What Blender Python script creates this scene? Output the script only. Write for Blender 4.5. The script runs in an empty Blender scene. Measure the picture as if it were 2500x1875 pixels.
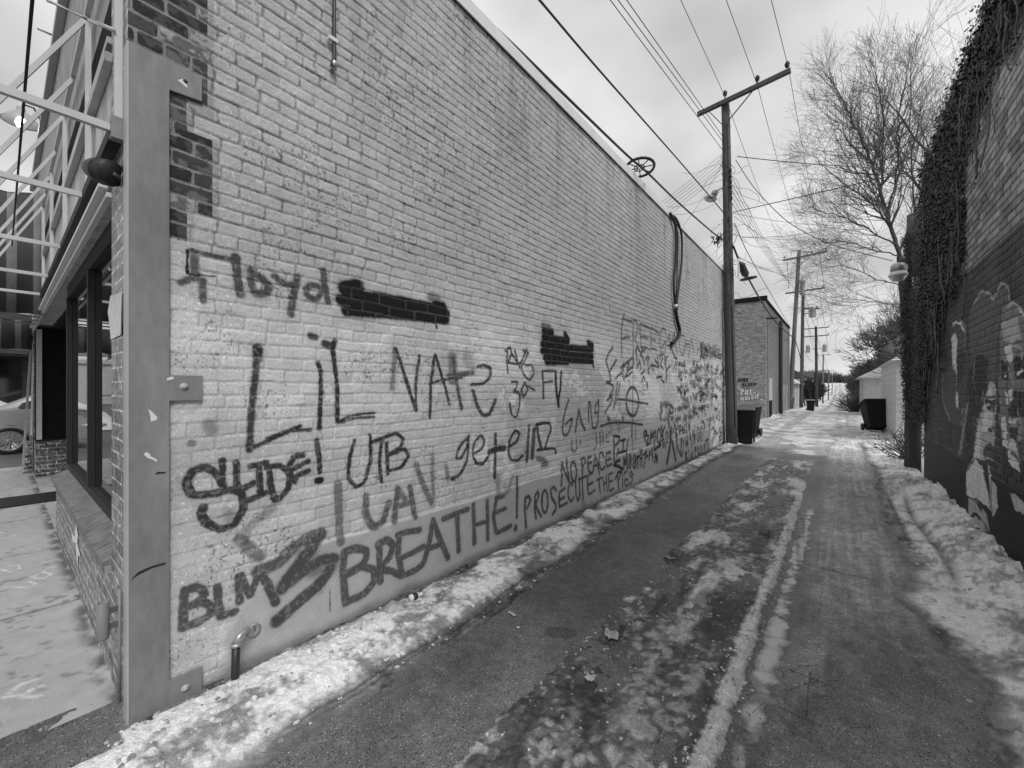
import bpy, math, random
import numpy as np
from mathutils import Vector, Matrix, noise as mnoise
random.seed(7)
SC = bpy.context.scene
C = SC.collection
R = math.radians
# ------------------------------------------------------------------ camera, sky, sun, exposure
H = 1.60                       # eye height; the alley runs along +Y, the painted wall stands at X = -2.67
TH = math.atan(0.8)            # camera turned left of the alley's axis
cam = bpy.data.cameras.new('camera'); cam_o = bpy.data.objects.new('camera', cam); C.objects.link(cam_o)
cam.sensor_width = 36; cam.lens = 36 * 1000 / 2500; cam.shift_y = 12.5 / 2500
cam.clip_start = 0.05; cam.clip_end = 2000
cam_o.location = (0, 0, H); cam_o.rotation_euler = (R(90), 0, TH)
SC.camera = cam_o
w = bpy.data.worlds.new('World'); SC.world = w; w.use_nodes = True
nt = w.node_tree; nt.nodes.clear()
def wn(t, **k):
    n = nt.nodes.new(t)
    for a, b in k.items(): setattr(n, a, b)
    return n
SUN_EL, SUN_ROT = R(48), R(115)
sky = wn('ShaderNodeTexSky', sky_type='NISHITA', sun_disc=False, sun_elevation=SUN_EL, sun_rotation=SUN_ROT)
bw = wn('ShaderNodeRGBToBW'); nt.links.new(sky.outputs[0], bw.inputs[0])
tc = wn('ShaderNodeTexCoord'); sep = wn('ShaderNodeSeparateXYZ'); nt.links.new(tc.outputs['Generated'], sep.inputs[0])
mz = wn('ShaderNodeMath', operation='ADD'); mz.inputs[1].default_value = 0.45; nt.links.new(sep.outputs[2], mz.inputs[0])
mz2 = wn('ShaderNodeMath', operation='MAXIMUM'); mz2.inputs[1].default_value = 0.12; nt.links.new(mz.outputs[0], mz2.inputs[0])
cb = wn('ShaderNodeCombineXYZ')
for i in (0, 1):
    d = wn('ShaderNodeMath', operation='DIVIDE'); nt.links.new(sep.outputs[i], d.inputs[0]); nt.links.new(mz2.outputs[0], d.inputs[1])
    nt.links.new(d.outputs[0], cb.inputs[i])
nz = wn('ShaderNodeTexNoise'); nz.inputs['Scale'].default_value = 1.5; nz.inputs['Detail'].default_value = 4; nz.inputs['Roughness'].default_value = .48
nz.inputs['Distortion'].default_value = .0
nt.links.new(cb.outputs[0], nz.inputs['Vector'])
mr = wn('ShaderNodeMapRange'); mr.interpolation_type = 'SMOOTHSTEP'
for k, v in (('From Min', .36), ('From Max', .62), ('To Min', 4.1), ('To Max', 6.9)): mr.inputs[k].default_value = v
nt.links.new(nz.outputs['Fac'], mr.inputs['Value'])
mx = wn('ShaderNodeMix', data_type='FLOAT'); mx.inputs[0].default_value = .08
nt.links.new(mr.outputs[0], mx.inputs[2]); nt.links.new(bw.outputs[0], mx.inputs[3])
bg = wn('ShaderNodeBackground'); bg.inputs[1].default_value = .1; nt.links.new(mx.outputs[0], bg.inputs[0])
nt.links.new(bg.outputs[0], wn('ShaderNodeOutputWorld').inputs[0])
sl = bpy.data.lights.new('sun', 'SUN'); sl.energy = 1.4; sl.angle = R(20); sl.color = (1, 1, 1)
sun = bpy.data.objects.new('sun', sl); C.objects.link(sun)
sd = Vector((math.cos(SUN_EL) * math.sin(SUN_ROT), math.cos(SUN_EL) * math.cos(SUN_ROT), math.sin(SUN_EL)))
sun.rotation_euler = sd.to_track_quat('Z', 'Y').to_euler()
SC.view_settings.view_transform = 'Standard'; SC.view_settings.look = 'None'
SC.view_settings.exposure = 0.45; SC.view_settings.gamma = 1
SC.cycles.max_bounces = 6; SC.cycles.diffuse_bounces = 3

# ------------------------------------------------------------------ helpers
CT, ST = math.cos(TH), math.sin(TH)
def ray(u, v):
    r = (u - 1250) / 1000.
    return Vector((-ST + CT * r, CT + ST * r, (950 - v) / 1000.))
def W(u, v, t):                 # the point at depth t (metres) behind a spot of the photograph
    return Vector((0, 0, H)) + ray(u, v) * t
def onX(u, v, x):
    d = ray(u, v); return Vector((0, 0, H)) + d * (x / d.x)
def onY(u, v, y):
    d = ray(u, v); return Vector((0, 0, H)) + d * (y / d.y)
def onZ(u, v, z=0):
    d = ray(u, v); return Vector((0, 0, H)) + d * ((z - H) / d.z)

def hash2(ix, iy, s=0):
    with np.errstate(over='ignore'):
        h = (ix.astype(np.int64) * 374761393 + iy.astype(np.int64) * 668265263 + int(s) * 974634777) & 0xffffffff
        h = ((h ^ (h >> 13)) * 1274126177) & 0xffffffff
        h = ((h ^ (h >> 16)) * 2246822519) & 0xffffffff
        h = h ^ (h >> 15)
    return (h & 0xffffff) / float(0xffffff)
def vn(x, y, s=0):
    ix = np.floor(x); iy = np.floor(y); fx = x - ix; fy = y - iy
    fx = fx * fx * (3 - 2 * fx); fy = fy * fy * (3 - 2 * fy)
    a = hash2(ix, iy, s); b = hash2(ix + 1, iy, s); c = hash2(ix, iy + 1, s); d = hash2(ix + 1, iy + 1, s)
    return (a * (1 - fx) + b * fx) * (1 - fy) + (c * (1 - fx) + d * fx) * fy
def fbm(x, y, s=0, o=4, g=.5):
    t = 0; a = 1; n = 0
    for i in range(o):
        t = t + a * vn(x * 2 ** i + 17.3 * i, y * 2 ** i + 9.1 * i, s + i); n += a; a *= g
    return t / n
def ss(a, b, x):
    t = np.clip((x - a) / (b - a), 0, 1); return t * t * (3 - 2 * t)

def tag(o, label=None, cat=None, group=None, kind=None):
    if label: o['label'] = label
    if cat: o['category'] = cat
    if group: o['group'] = group
    if kind: o['kind'] = kind
    return o
def empty(name, loc=(0, 0, 0), rz=0):
    o = bpy.data.objects.new(name, None); C.objects.link(o); o.location = loc; o.rotation_euler = (0, 0, rz); o.empty_display_size = .1
    return o
def link(name, me, mat, parent=None):
    o = bpy.data.objects.new(name, me); C.objects.link(o)
    if mat: me.materials.append(mat)
    if parent is not None:
        o.parent = parent
        if not parent.get('_local'): o.matrix_parent_inverse = Matrix.Translation(-Vector(parent.location)) if not any(parent.rotation_euler) else Matrix.Identity(4)
    return o
def grid_mesh(name, P, attrs, keep=None, smooth=True):
    n, m = P.shape[:2]
    idx = np.arange(n * m).reshape(n, m)
    q = np.stack([idx[:-1, :-1], idx[1:, :-1], idx[1:, 1:], idx[:-1, 1:]], -1).reshape(-1, 4)
    if keep is not None:
        q = q[keep.reshape(-1)]
        used = np.zeros(n * m, bool); used[q.ravel()] = True
        remap = np.cumsum(used) - 1; q = remap[q]
    else: used = slice(None)
    V = P.reshape(-1, 3)[used].astype(np.float32)
    me = bpy.data.meshes.new(name)
    me.vertices.add(len(V)); me.vertices.foreach_set('co', V.ravel())
    me.loops.add(q.size); me.loops.foreach_set('vertex_index', q.ravel().astype(np.int32))
    me.polygons.add(len(q)); me.polygons.foreach_set('loop_start', (np.arange(len(q)) * 4).astype(np.int32))
    me.update(calc_edges=True)
    if smooth: me.polygons.foreach_set('use_smooth', np.ones(len(q), bool))
    for k, a in attrs.items():
        at = me.attributes.new(k, 'FLOAT', 'POINT'); at.data.foreach_set('value', a.reshape(-1)[used].astype(np.float32))
    me.update()
    return me
class MB:
    def __init__(s): s.v = []; s.f = []; s.sm = []
    def add(s, vs, fs, smooth=False):
        b = len(s.v); s.v += [tuple(x) for x in vs]; s.f += [tuple(b + i for i in f) for f in fs]; s.sm += [smooth] * len(fs); return s
    def box(s, x0, x1, y0, y1, z0, z1):
        x0, x1 = min(x0, x1), max(x0, x1); y0, y1 = min(y0, y1), max(y0, y1); z0, z1 = min(z0, z1), max(z0, z1)
        v = [(x, y, z) for z in (z0, z1) for x, y in ((x0, y0), (x1, y0), (x1, y1), (x0, y1))]
        return s.add(v, [(3, 2, 1, 0), (4, 5, 6, 7), (0, 1, 5, 4), (1, 2, 6, 5), (2, 3, 7, 6), (3, 0, 4, 7)])
    def bbox(s, x0, x1, y0, y1, z0, z1, b=.01):       # box with bevelled vertical edges and top
        x0, x1 = min(x0, x1), max(x0, x1); y0, y1 = min(y0, y1), max(y0, y1)
        def ring(i, z): return [(x0 + i + b, y0 + i, z), (x1 - i - b, y0 + i, z), (x1 - i, y0 + i + b, z), (x1 - i, y1 - i - b, z), (x1 - i - b, y1 - i, z), (x0 + i + b, y1 - i, z), (x0 + i, y1 - i - b, z), (x0 + i, y0 + i + b, z)]
        v = ring(0, z0) + ring(0, z1 - b) + ring(b, z1)
        f = [tuple(reversed(range(8))), tuple(range(16, 24))]
        for k in (0, 8):
            for i in range(8): f.append((k + i, k + (i + 1) % 8, k + 8 + (i + 1) % 8, k + 8 + i))
        return s.add(v, f)
    def bar(s, a, b, w, h=None, up=Vector((0, 0, 1))):
        a = Vector(a); b = Vector(b); h = h or w; d = (b - a).normalized()
        if abs(d.dot(up)) > .95: up = Vector((1, 0, 0))
        r = d.cross(up).normalized(); q = r.cross(d)
        v = [p + r * sx * w / 2 + q * sy * h / 2 for p in (a, b) for sx, sy in ((-1, -1), (1, -1), (1, 1), (-1, 1))]
        return s.add(v, [(3, 2, 1, 0), (4, 5, 6, 7), (0, 1, 5, 4), (1, 2, 6, 5), (2, 3, 7, 6), (3, 0, 4, 7)])
    def tube(s, pts, rad, n=6, cap=True):
        pts = [Vector(p) for p in pts]; k = len(pts)
        if not hasattr(rad, '__len__'): rad = [rad] * k
        vs = []; pr = None
        for i, p in enumerate(pts):
            d = (pts[min(i + 1, k - 1)] - pts[max(i - 1, 0)])
            d = d.normalized() if d.length > 1e-9 else Vector((0, 0, 1))
            if pr is None:
                up = Vector((0, 0, 1)) if abs(d.z) < .9 else Vector((1, 0, 0)); r = d.cross(up).normalized()
            else:
                r = pr - d * pr.dot(d); r = r.normalized() if r.length > 1e-6 else d.orthogonal().normalized()
            pr = r; q = d.cross(r)
            for j in range(n):
                a = 2 * math.pi * j / n; vs.append(p + (r * math.cos(a) + q * math.sin(a)) * rad[i])
        fs = [(i * n + j, i * n + (j + 1) % n, (i + 1) * n + (j + 1) % n, (i + 1) * n + j) for i in range(k - 1) for j in range(n)]
        if cap: fs += [tuple(reversed(range(n))), tuple(range((k - 1) * n, k * n))]
        return s.add(vs, fs, True)
    def lathe(s, prof, c=(0, 0, 0), n=16, axis=None):
        c = Vector(c); ax = Vector(axis or (0, 0, 1)).normalized(); rot = Vector((0, 0, 1)).rotation_difference(ax)
        vs = [c + rot @ Vector((r * math.cos(2 * math.pi * j / n), r * math.sin(2 * math.pi * j / n), z)) for r, z in prof for j in range(n)]
        k = len(prof)
        fs = [(i * n + j, i * n + (j + 1) % n, (i + 1) * n + (j + 1) % n, (i + 1) * n + j) for i in range(k - 1) for j in range(n)]
        fs += [tuple(reversed(range(n))), tuple(range((k - 1) * n, k * n))]
        return s.add(vs, fs, True)
    def build(s, name, mat, parent=None, bevel=0):
        me = bpy.data.meshes.new(name); me.from_pydata(s.v, [], s.f); me.polygons.foreach_set('use_smooth', s.sm); me.update()
        o = link(name, me, mat, parent)
        if bevel:
            b = o.modifiers.new('b', 'BEVEL'); b.width = bevel; b.segments = 2; b.limit_method = 'ANGLE'
        return o

def newmat(name):
    m = bpy.data.materials.new(name); m.use_nodes = True; t = m.node_tree; t.nodes.clear()
    b = t.nodes.new('ShaderNodeBsdfPrincipled'); o = t.nodes.new('ShaderNodeOutputMaterial'); t.links.new(b.outputs[0], o.inputs[0])
    return m, t, b
def mth(t, op, a, b=None, clamp=False):
    n = t.nodes.new('ShaderNodeMath'); n.operation = op; n.use_clamp = clamp
    for i, x in enumerate((a, b)):
        if x is None: continue
        if isinstance(x, (int, float)): n.inputs[i].default_value = x
        else: t.links.new(x, n.inputs[i])
    return n.outputs[0]
def tnoise(t, scale, detail=3, rough=.6, vec=None, stretch=None, dist=0):
    n = t.nodes.new('ShaderNodeTexNoise'); n.inputs['Scale'].default_value = scale; n.inputs['Detail'].default_value = detail; n.inputs['Roughness'].default_value = rough
    n.inputs['Distortion'].default_value = dist
    c = t.nodes.new('ShaderNodeTexCoord').outputs['Object'] if vec is None else vec
    if stretch:
        mp = t.nodes.new('ShaderNodeMapping'); mp.inputs['Scale'].default_value = stretch; t.links.new(c, mp.inputs[0]); c = mp.outputs[0]
    t.links.new(c, n.inputs['Vector']); return n.outputs['Fac']
def remap(t, x, a, b, c, d):
    n = t.nodes.new('ShaderNodeMapRange'); t.links.new(x, n.inputs[0])
    for i, v in enumerate((a, b, c, d)): n.inputs[i + 1].default_value = v
    return n.outputs[0]
def bump(t, b, h, strength, dist):
    n = t.nodes.new('ShaderNodeBump'); n.inputs['Strength'].default_value = strength; n.inputs['Distance'].default_value = dist
    t.links.new(h, n.inputs['Height']); t.links.new(n.outputs[0], b.inputs['Normal'])
def mat(name, base, rough=.7, var=.2, scale=6, bmp=.3, bd=.004, metal=0, spec=.4, stretch=None, fine=0):
    m, t, b = newmat(name)
    f = tnoise(t, scale, 5, .65, stretch=stretch); col = mth(t, 'MULTIPLY', remap(t, f, .25, .75, 1 - var, 1 + var), base)
    if fine:
        g = tnoise(t, scale * 14, 2, .6, stretch=stretch); col = mth(t, 'MULTIPLY', col, remap(t, g, .3, .7, 1 - fine, 1 + fine))
    t.links.new(col, b.inputs['Base Color']); b.inputs['Roughness'].default_value = rough
    b.inputs['Metallic'].default_value = metal; b.inputs['Specular IOR Level'].default_value = spec
    if bmp: bump(t, b, tnoise(t, scale * 6, 4, .6, stretch=stretch), bmp, bd)
    return m
def tonemat(name, rough=.8, n1=(30, .12), n2=(160, .1), bmp=.5, bd=.003, bsc=90, spec=.3, rnoise=None, specks=None):
    m, t, b = newmat(name)
    a = t.nodes.new('ShaderNodeAttribute'); a.attribute_name = 'tone'; col = a.outputs['Fac']
    for sc, v in (n1, n2): col = mth(t, 'MULTIPLY', col, remap(t, tnoise(t, sc, 3), .28, .72, 1 - v, 1 + v))
    if specks:
        vo = t.nodes.new('ShaderNodeTexVoronoi'); vo.inputs['Scale'].default_value = specks[0]
        t.links.new(t.nodes.new('ShaderNodeTexCoord').outputs['Object'], vo.inputs['Vector'])
        sp = t.nodes.new('ShaderNodeSeparateColor'); t.links.new(vo.outputs['Color'], sp.inputs[0])
        hot = remap(t, sp.outputs[0], specks[1], specks[1] + .02, 0, 1); cold = remap(t, sp.outputs[1], specks[2], specks[2] + .03, 0, 1)
        near = remap(t, vo.outputs['Distance'], .25, .45, 1, 0)
        col = mth(t, 'MULTIPLY', col, mth(t, 'ADD', 1.0, mth(t, 'MULTIPLY', mth(t, 'MULTIPLY', hot, near), specks[3])))
        col = mth(t, 'MULTIPLY', col, mth(t, 'SUBTRACT', 1.0, mth(t, 'MULTIPLY', mth(t, 'MULTIPLY', cold, near), .85)))
    t.links.new(col, b.inputs['Base Color'])
    ra = t.nodes.new('ShaderNodeAttribute'); ra.attribute_name = 'rough'; 
    if rnoise == 'attr': t.links.new(ra.outputs['Fac'], b.inputs['Roughness'])
    else: b.inputs['Roughness'].default_value = rough
    b.inputs['Specular IOR Level'].default_value = spec
    bump(t, b, tnoise(t, bsc, 4, .65), bmp, bd)
    return m
M = {}
M['paintwall'] = tonemat('painted_brick', .75, (9, .08), (140, .22), .9, .004, 100, .25)
M['mural'] = tonemat('mural_brick', .5, (9, .14), (90, .22), .8, .003, 80, .15)
M['asphalt'] = tonemat('aggregate_road', .55, (12, .14), (150, .55), 1.0, .004, 110, .4, 'attr', (100, .84, .62, 1.7))
M['snow'] = tonemat('old_snow', .6, (22, .16), (110, .22), 1.0, .010, 70, .35)
M['ice'] = tonemat('dirty_ice', .42, (14, .28), (90, .38), 1.0, .009, 60, .5)
M['farsnow'] = mat('far_snow', .62, .6, .25, .35, .6, .05, fine=.12)
M['walk'] = tonemat('sidewalk_concrete', .85, (7, .12), (120, .12), .5, .002, 150, .25)
M['steel'] = mat('painted_steel', .225, .55, .32, 2.2, .4, .0012, stretch=(1, 1, .35), fine=.10)
M['steel_edge'] = mat('painted_steel_edge', .42, .5, .08, 3, .2, .0008)
M['chip'] = mat('bare_chip', .75, .6, .1, 10, 0)
M['metal'] = mat('galvanised_metal', .45, .4, .15, 8, .2, .001, .6)
M['dmetal'] = mat('dark_metal', .04, .45, .2, 8, .2, .001, .3)
M['black'] = mat('black_rubber', .015, .5, .2, 10, .1, .001)
M['wire'] = mat('cable_jacket', .035, .6, .1, 5, 0)
M['wiregrey'] = mat('weathered_wire', .16, .6, .1, 5, 0)
M['pole'] = mat('pole_wood', .085, .85, .35, 3, .9, .01, stretch=(6, 6, .5), fine=.25)
M['polefar'] = mat('grey_pole_wood', .15, .85, .3, 3, .6, .01, stretch=(6, 6, .5), fine=.2)
M['poledark'] = mat('dark_pole_wood', .05, .85, .3, 3, .6, .01, stretch=(6, 6, .5), fine=.2)
M['white'] = mat('white_paint', .72, .6, .08, 5, .2, .001)
M['awnbar'] = mat('frame_tube_paint', .56, .5, .1, 4, .1, .001)
M['wood'] = mat('weathered_board', .38, .8, .3, 3, .5, .003, stretch=(1, 1, 5), fine=.15)
M['fascia'] = mat('stained_plywood', .33, .8, .45, 3.0, .5, .003, stretch=(3.5, 3.5, .7), fine=.12)
M['darkpaint'] = mat('dark_trim', .018, .9, .3, 6, .2, .001, spec=.08)
M['frame'] = mat('window_frame_wood', .02, .7, .3, 3, .3, .001, stretch=(6, 6, .6))
M['void'] = mat('shop_interior', .008, .9, .1, 3, 0)
M['bark'] = mat('tree_bark', .06, .9, .3, 4, .7, .01, stretch=(3, 3, .6))
M['twig'] = mat('twig_bark', .12, .9, .25, 2, 0)
M['ivy'] = mat('ivy_leaves', .032, .55, .95, 30, 0)
M['siding'] = mat('siding_paint', .5, .6, .1, 2, .1, .002)
M['bin'] = mat('bin_plastic', .014, .6, .3, 5, .2, .002, spec=.15)
M['shingle'] = mat('roof_shingle', .06, .9, .3, 10, .5, .01)
M['carpaint'] = mat('silver_car_paint', .4, .28, .05, 2, 0, metal=.5)
M['glassdark'] = mat('tinted_glass', .01, .06, .1, 2, 0, spec=.8)
M['glass'] = mat('shop_glass', .012, .015, .1, 2, 0, spec=1)
M['rim'] = mat('alloy_rim', .4, .35, .1, 4, 0, metal=.5)
def brickmat(name, b1, b2, mortar, sw=.22, sh=.0745, ms=.012, off=.5, rough=.8, bmp=.7, rot=None):
    m, t, b = newmat(name)
    c = t.nodes.new('ShaderNodeTexCoord').outputs['Object']
    se = t.nodes.new('ShaderNodeSeparateXYZ'); t.links.new(c, se.inputs[0]); mp = t.nodes.new('ShaderNodeCombineXYZ')
    t.links.new(se.outputs[1 if rot == 'X' else 0], mp.inputs[0]); t.links.new(se.outputs[1 if rot == 'Z' else 2], mp.inputs[1])
    br = t.nodes.new('ShaderNodeTexBrick'); t.links.new(mp.outputs[0], br.inputs['Vector'])
    for k, v in (('Scale', 1), ('Brick Width', sw), ('Row Height', sh), ('Mortar Size', ms / 2), ('Mortar Smooth', .2), ('Bias', 0)): br.inputs[k].default_value = v
    br.inputs['Color1'].default_value = (b1,) * 3 + (1,); br.inputs['Color2'].default_value = (b2,) * 3 + (1,); br.inputs['Mortar'].default_value = (mortar,) * 3 + (1,)
    bw_ = t.nodes.new('ShaderNodeRGBToBW'); t.links.new(br.outputs['Color'], bw_.inputs[0])
    col = mth(t, 'MULTIPLY', bw_.outputs[0], remap(t, tnoise(t, 9, 5, .7), .3, .7, .65, 1.35))
    t.links.new(col, b.inputs['Base Color']); b.inputs['Roughness'].default_value = rough
    h = mth(t, 'SUBTRACT', mth(t, 'MULTIPLY', tnoise(t, 60, 3), .3), br.outputs['Fac'])
    bump(t, b, h, bmp, .008)
    return m
# vertical brickwork facing +-X uses (Y, Z); facing +-Y uses (X, Z)
RX = 'X'; RY = 'Y'
# ------------------------------------------------------------------ brick relief
def bricks(Y, Z, ch=.0745, L=.222, j=.011, seed=1, wob=.0065, headers=6):
    """relief (0 joint .. 1 brick face), brick random value, sdf for a wall parametrised by (Y, Z)"""
    wy = (fbm(Y * 5, Z * 5, seed + 40, 3) - .5) * wob * 3; wz = (fbm(Y * 3.1 + 7, Z * 6, seed + 50, 3) - .5) * wob * 3
    z = Z + wz; row = np.floor(z / ch); zf = z - row * ch
    hd = (row % headers == 2) if headers else np.zeros(row.shape, bool)
    Lr = np.where(hd, L / 2, L)
    off = hash2(row, row * 0 + 3, seed) * .06 + np.where(row % 2 == 0, 0, Lr / 2)
    y = Y + wy + off; col = np.floor(y / Lr)
    j0 = (hash2(col, row, seed + 5) - .5) * .014; j1 = (hash2(col + 1, row, seed + 5) - .5) * .014
    yf = y - col * Lr - j0; yw = Lr + j1 - j0
    hv = hash2(col, row, seed + 9)
    dx = np.minimum(yf, yw - yf) - j / 2; dz = np.minimum(zf, ch - zf) - j / 2 - (hash2(col, row, seed + 11) - .5) * .003
    r = .012
    qx = np.maximum(r - dx, 0); qz = np.maximum(r - dz, 0)
    sd = np.where((dx < r) & (dz < r), r - np.hypot(qx, qz), np.minimum(dx, dz))
    return sd, hv, row, col
def inpoly(Y, Z, poly):
    ins = np.zeros(Y.shape, bool); n = len(poly)
    for i in range(n):
        (x0, y0), (x1, y1) = poly[i], poly[(i + 1) % n]
        if y0 == y1: continue
        c = ((y0 > Z) != (y1 > Z)) & (Y < (x1 - x0) * (Z - y0) / (y1 - y0) + x0); ins ^= c
    return ins
class Paint:
    """coverage of sprayed strokes on a wall grid with rows Zs and columns Ys"""
    def __init__(s, Ys, Zs): s.Ys, s.Zs = Ys, Zs; s.a = np.zeros((len(Zs), len(Ys))); A, B = np.meshgrid(Ys, Zs); s.n = (fbm(A * 55, B * 55, 990, 3) - .5) * .009 + (fbm(A * 9, B * 9, 991, 2) - .5) * .008
    def seg(s, p, q, w, k, soft):
        m = w / 2 + soft * 2.5
        y0, y1 = min(p[0], q[0]) - m, max(p[0], q[0]) + m; z0, z1 = min(p[1], q[1]) - m, max(p[1], q[1]) + m
        i0, i1 = np.searchsorted(s.Ys, (y0, y1)); k0, k1 = np.searchsorted(s.Zs, (z0, z1))
        if i0 >= i1 or k0 >= k1: return
        Y, Z = np.meshgrid(s.Ys[i0:i1], s.Zs[k0:k1])
        dy, dz = q[0] - p[0], q[1] - p[1]; l = dy * dy + dz * dz + 1e-9
        t = np.clip(((Y - p[0]) * dy + (Z - p[1]) * dz) / l, 0, 1)
        d = np.hypot(Y - p[0] - t * dy, Z - p[1] - t * dz)
        d = d + s.n[k0:k1, i0:i1]
        c = k * (1 - ss(w / 2 - soft * .6, w / 2 + soft, d)) + k * .16 * np.exp(-(d / (w * .9 + soft)) ** 2)
        s.a[k0:k1, i0:i1] = np.maximum(s.a[k0:k1, i0:i1], np.minimum(c, k))
    def stroke(s, pts, w=.03, k=.85, soft=.008):
        if len(pts) > 2:                                   # round the corners a little, as a hand does
            P = [np.array(p) for p in pts]; o = [P[0]]
            for i in range(1, len(P) - 1): o += [P[i] * .75 + P[i - 1] * .25, P[i] * .9 + P[i - 1] * .05 + P[i + 1] * .05, P[i] * .75 + P[i + 1] * .25]
            pts = o + [P[-1]]
        for a, b in zip(pts[:-1], pts[1:]): s.seg(a, b, w, k, soft)

# ------------------------------------------------------------------ the painted building on the left
WX = -2.67; FY = .384
WE = 13.62; WT = 5.09
bld = empty('painted_brick_building', (WX, FY, 0))
tag(bld, 'long light painted brick building covered in sprayed writing along the left of the alley', 'building')
def u_to_Y(u):
    r = (u - 1250) / 1000.; return WX * (CT + ST * r) / (-ST + CT * r)
us = np.concatenate([np.linspace(296, 1772, 1010)])
Ys = u_to_Y(us); Ys = np.concatenate([[FY], Ys[(Ys > FY + .003) & (Ys < WE)], [WE]])
Zs = np.arange(-.06, WT, .0066); Zs = np.append(Zs, WT)
Yg, Zg = np.meshgrid(Ys, Zs)
dYc = np.gradient(Ys)[None, :] * np.ones_like(Yg)
sd, hv, row, col = bricks(Yg, Zg)
fade = np.clip(.03 / np.maximum(dYc, .001), 0, 1)
sd2, hv2, _, _ = bricks(Yg, Zg, L=50, headers=0)            # bed joints only, where the grid is too coarse for head joints
sd = np.where(dYc < .012, sd, np.where(dYc < .03, np.minimum(sd2, sd * 1.0), sd2))
skirt = .565 + .03 * (fbm(Yg * 1.3, Yg * 0, 3, 3) - .5) * 2 + .35 * ss(1.25, .75, Yg) * 0
skm = ss(skirt + .012, skirt - .006, Zg) * ss(.74 + .12 * ss(.2, .55, Zg), .80 + .30 * ss(.2, .55, Zg), Yg + .05 * (fbm(Yg * 9, Zg * 9, 8, 3) - .5))
rough_n = fbm(Yg * 45, Zg * 45, 21, 3) - .5
edge = fbm(Yg * 30, Zg * 30, 22, 3) - .5
br = ss(-.0035, .0045, sd + edge * .006)
old = ss(.55, .62, fbm(Yg * .9 + 3, Zg * 1.4, 31, 3)) * (1 - ss(2.2, 2.9, Zg))      # places where render-thick paint fills the joints
lower = ss(2.75, 1.9, Zg + .35 * (fbm(Yg * .8, Zg * .8, 33, 3) - .5))
depth = .0070 * (1 - .55 * ss(.72, .62, Yg)) * (1 - .5 * old) * (1 - .42 * lower)
relief = br * depth + rough_n * .0040 * (.4 + hv) + (hv - .5) * .0045 + (fbm(Yg * 1.2, Zg * 1.5, 101, 4) - .5) * .018 * ss(.6, 1.2, Yg)
relief = relief * (1 - skm) + skm * (.013 + .004 * (fbm(Yg * 4, Zg * 4, 61, 4) - .5) + rough_n * .0008)
tone = .46 + .06 * (hv - .5) + .035 * (fbm(Yg * 2, Zg * 2, 34, 4) - .5)
tone += lower * (.10 + .26 * (fbm(Yg * 1.7, Zg * 2.6, 35, 4) - .42))
bj = fbm(Yg * 12, Zg * 40, 96, 3)
tone *= 1 - ((.21 + .38 * ss(.52, .68, bj)) * (1 - br)) * (1 - .75 * lower) * (1 - skm)  # joints darkened in colour for their shade, noise breaks them into darker lines
str_ = ss(.56, .72, fbm(Yg * 9, Zg * .5, 97, 3)) * ss(3.0, 5.0, Zg + .8 * (fbm(Yg * 3, Yg * 0, 98, 2) - .5)); tone *= 1 - .22 * str_
tone *= 1 + .16 * (fbm(Yg * .7, Zg * .9, 99, 5) - .5) * 2 + .10 * (fbm(Yg * 14, Zg * 14, 100, 3) - .5) * 2
tone *= 1 - .22 * ss(.60, .66, hv) * ss(.5, .6, fbm(Yg * 1.1, Zg * 1.1, 36, 3)) * (1 - lower) * .5
# drip and pit marks
pit = ss(.74, .82, vn(Yg * 85, Zg * 85, 71)) * ss(.45, .65, fbm(Yg * 4, Zg * 4, 72, 3)) * (dYc < .012)
tone *= 1 - .55 * pit * (1 - skm)
wht = ss(.88, .91, vn(Yg * 120, Zg * 120, 74)) * (dYc < .012) * (1 - skm)
tone += .25 * wht
tone = tone * (1 - skm) + skm * (.455 + .05 * (fbm(Yg * 3, Zg * 3, 37, 4) - .5) + .10 * ss(7, 10, Yg) * (fbm(Yg * 2.5, Zg * 5, 38, 3) - .2))
tone *= 1 - .45 * ss(.085, .0, Zg + .07 * (fbm(Yg * 6, Zg * 3, 39, 4) - .5))          # darker towards the foot, with an uneven upper edge
crack = np.abs(Zg - (.05 + .5 * (fbm(Yg * .8, Yg * 0 + 4, 81, 3) - .2)))
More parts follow.
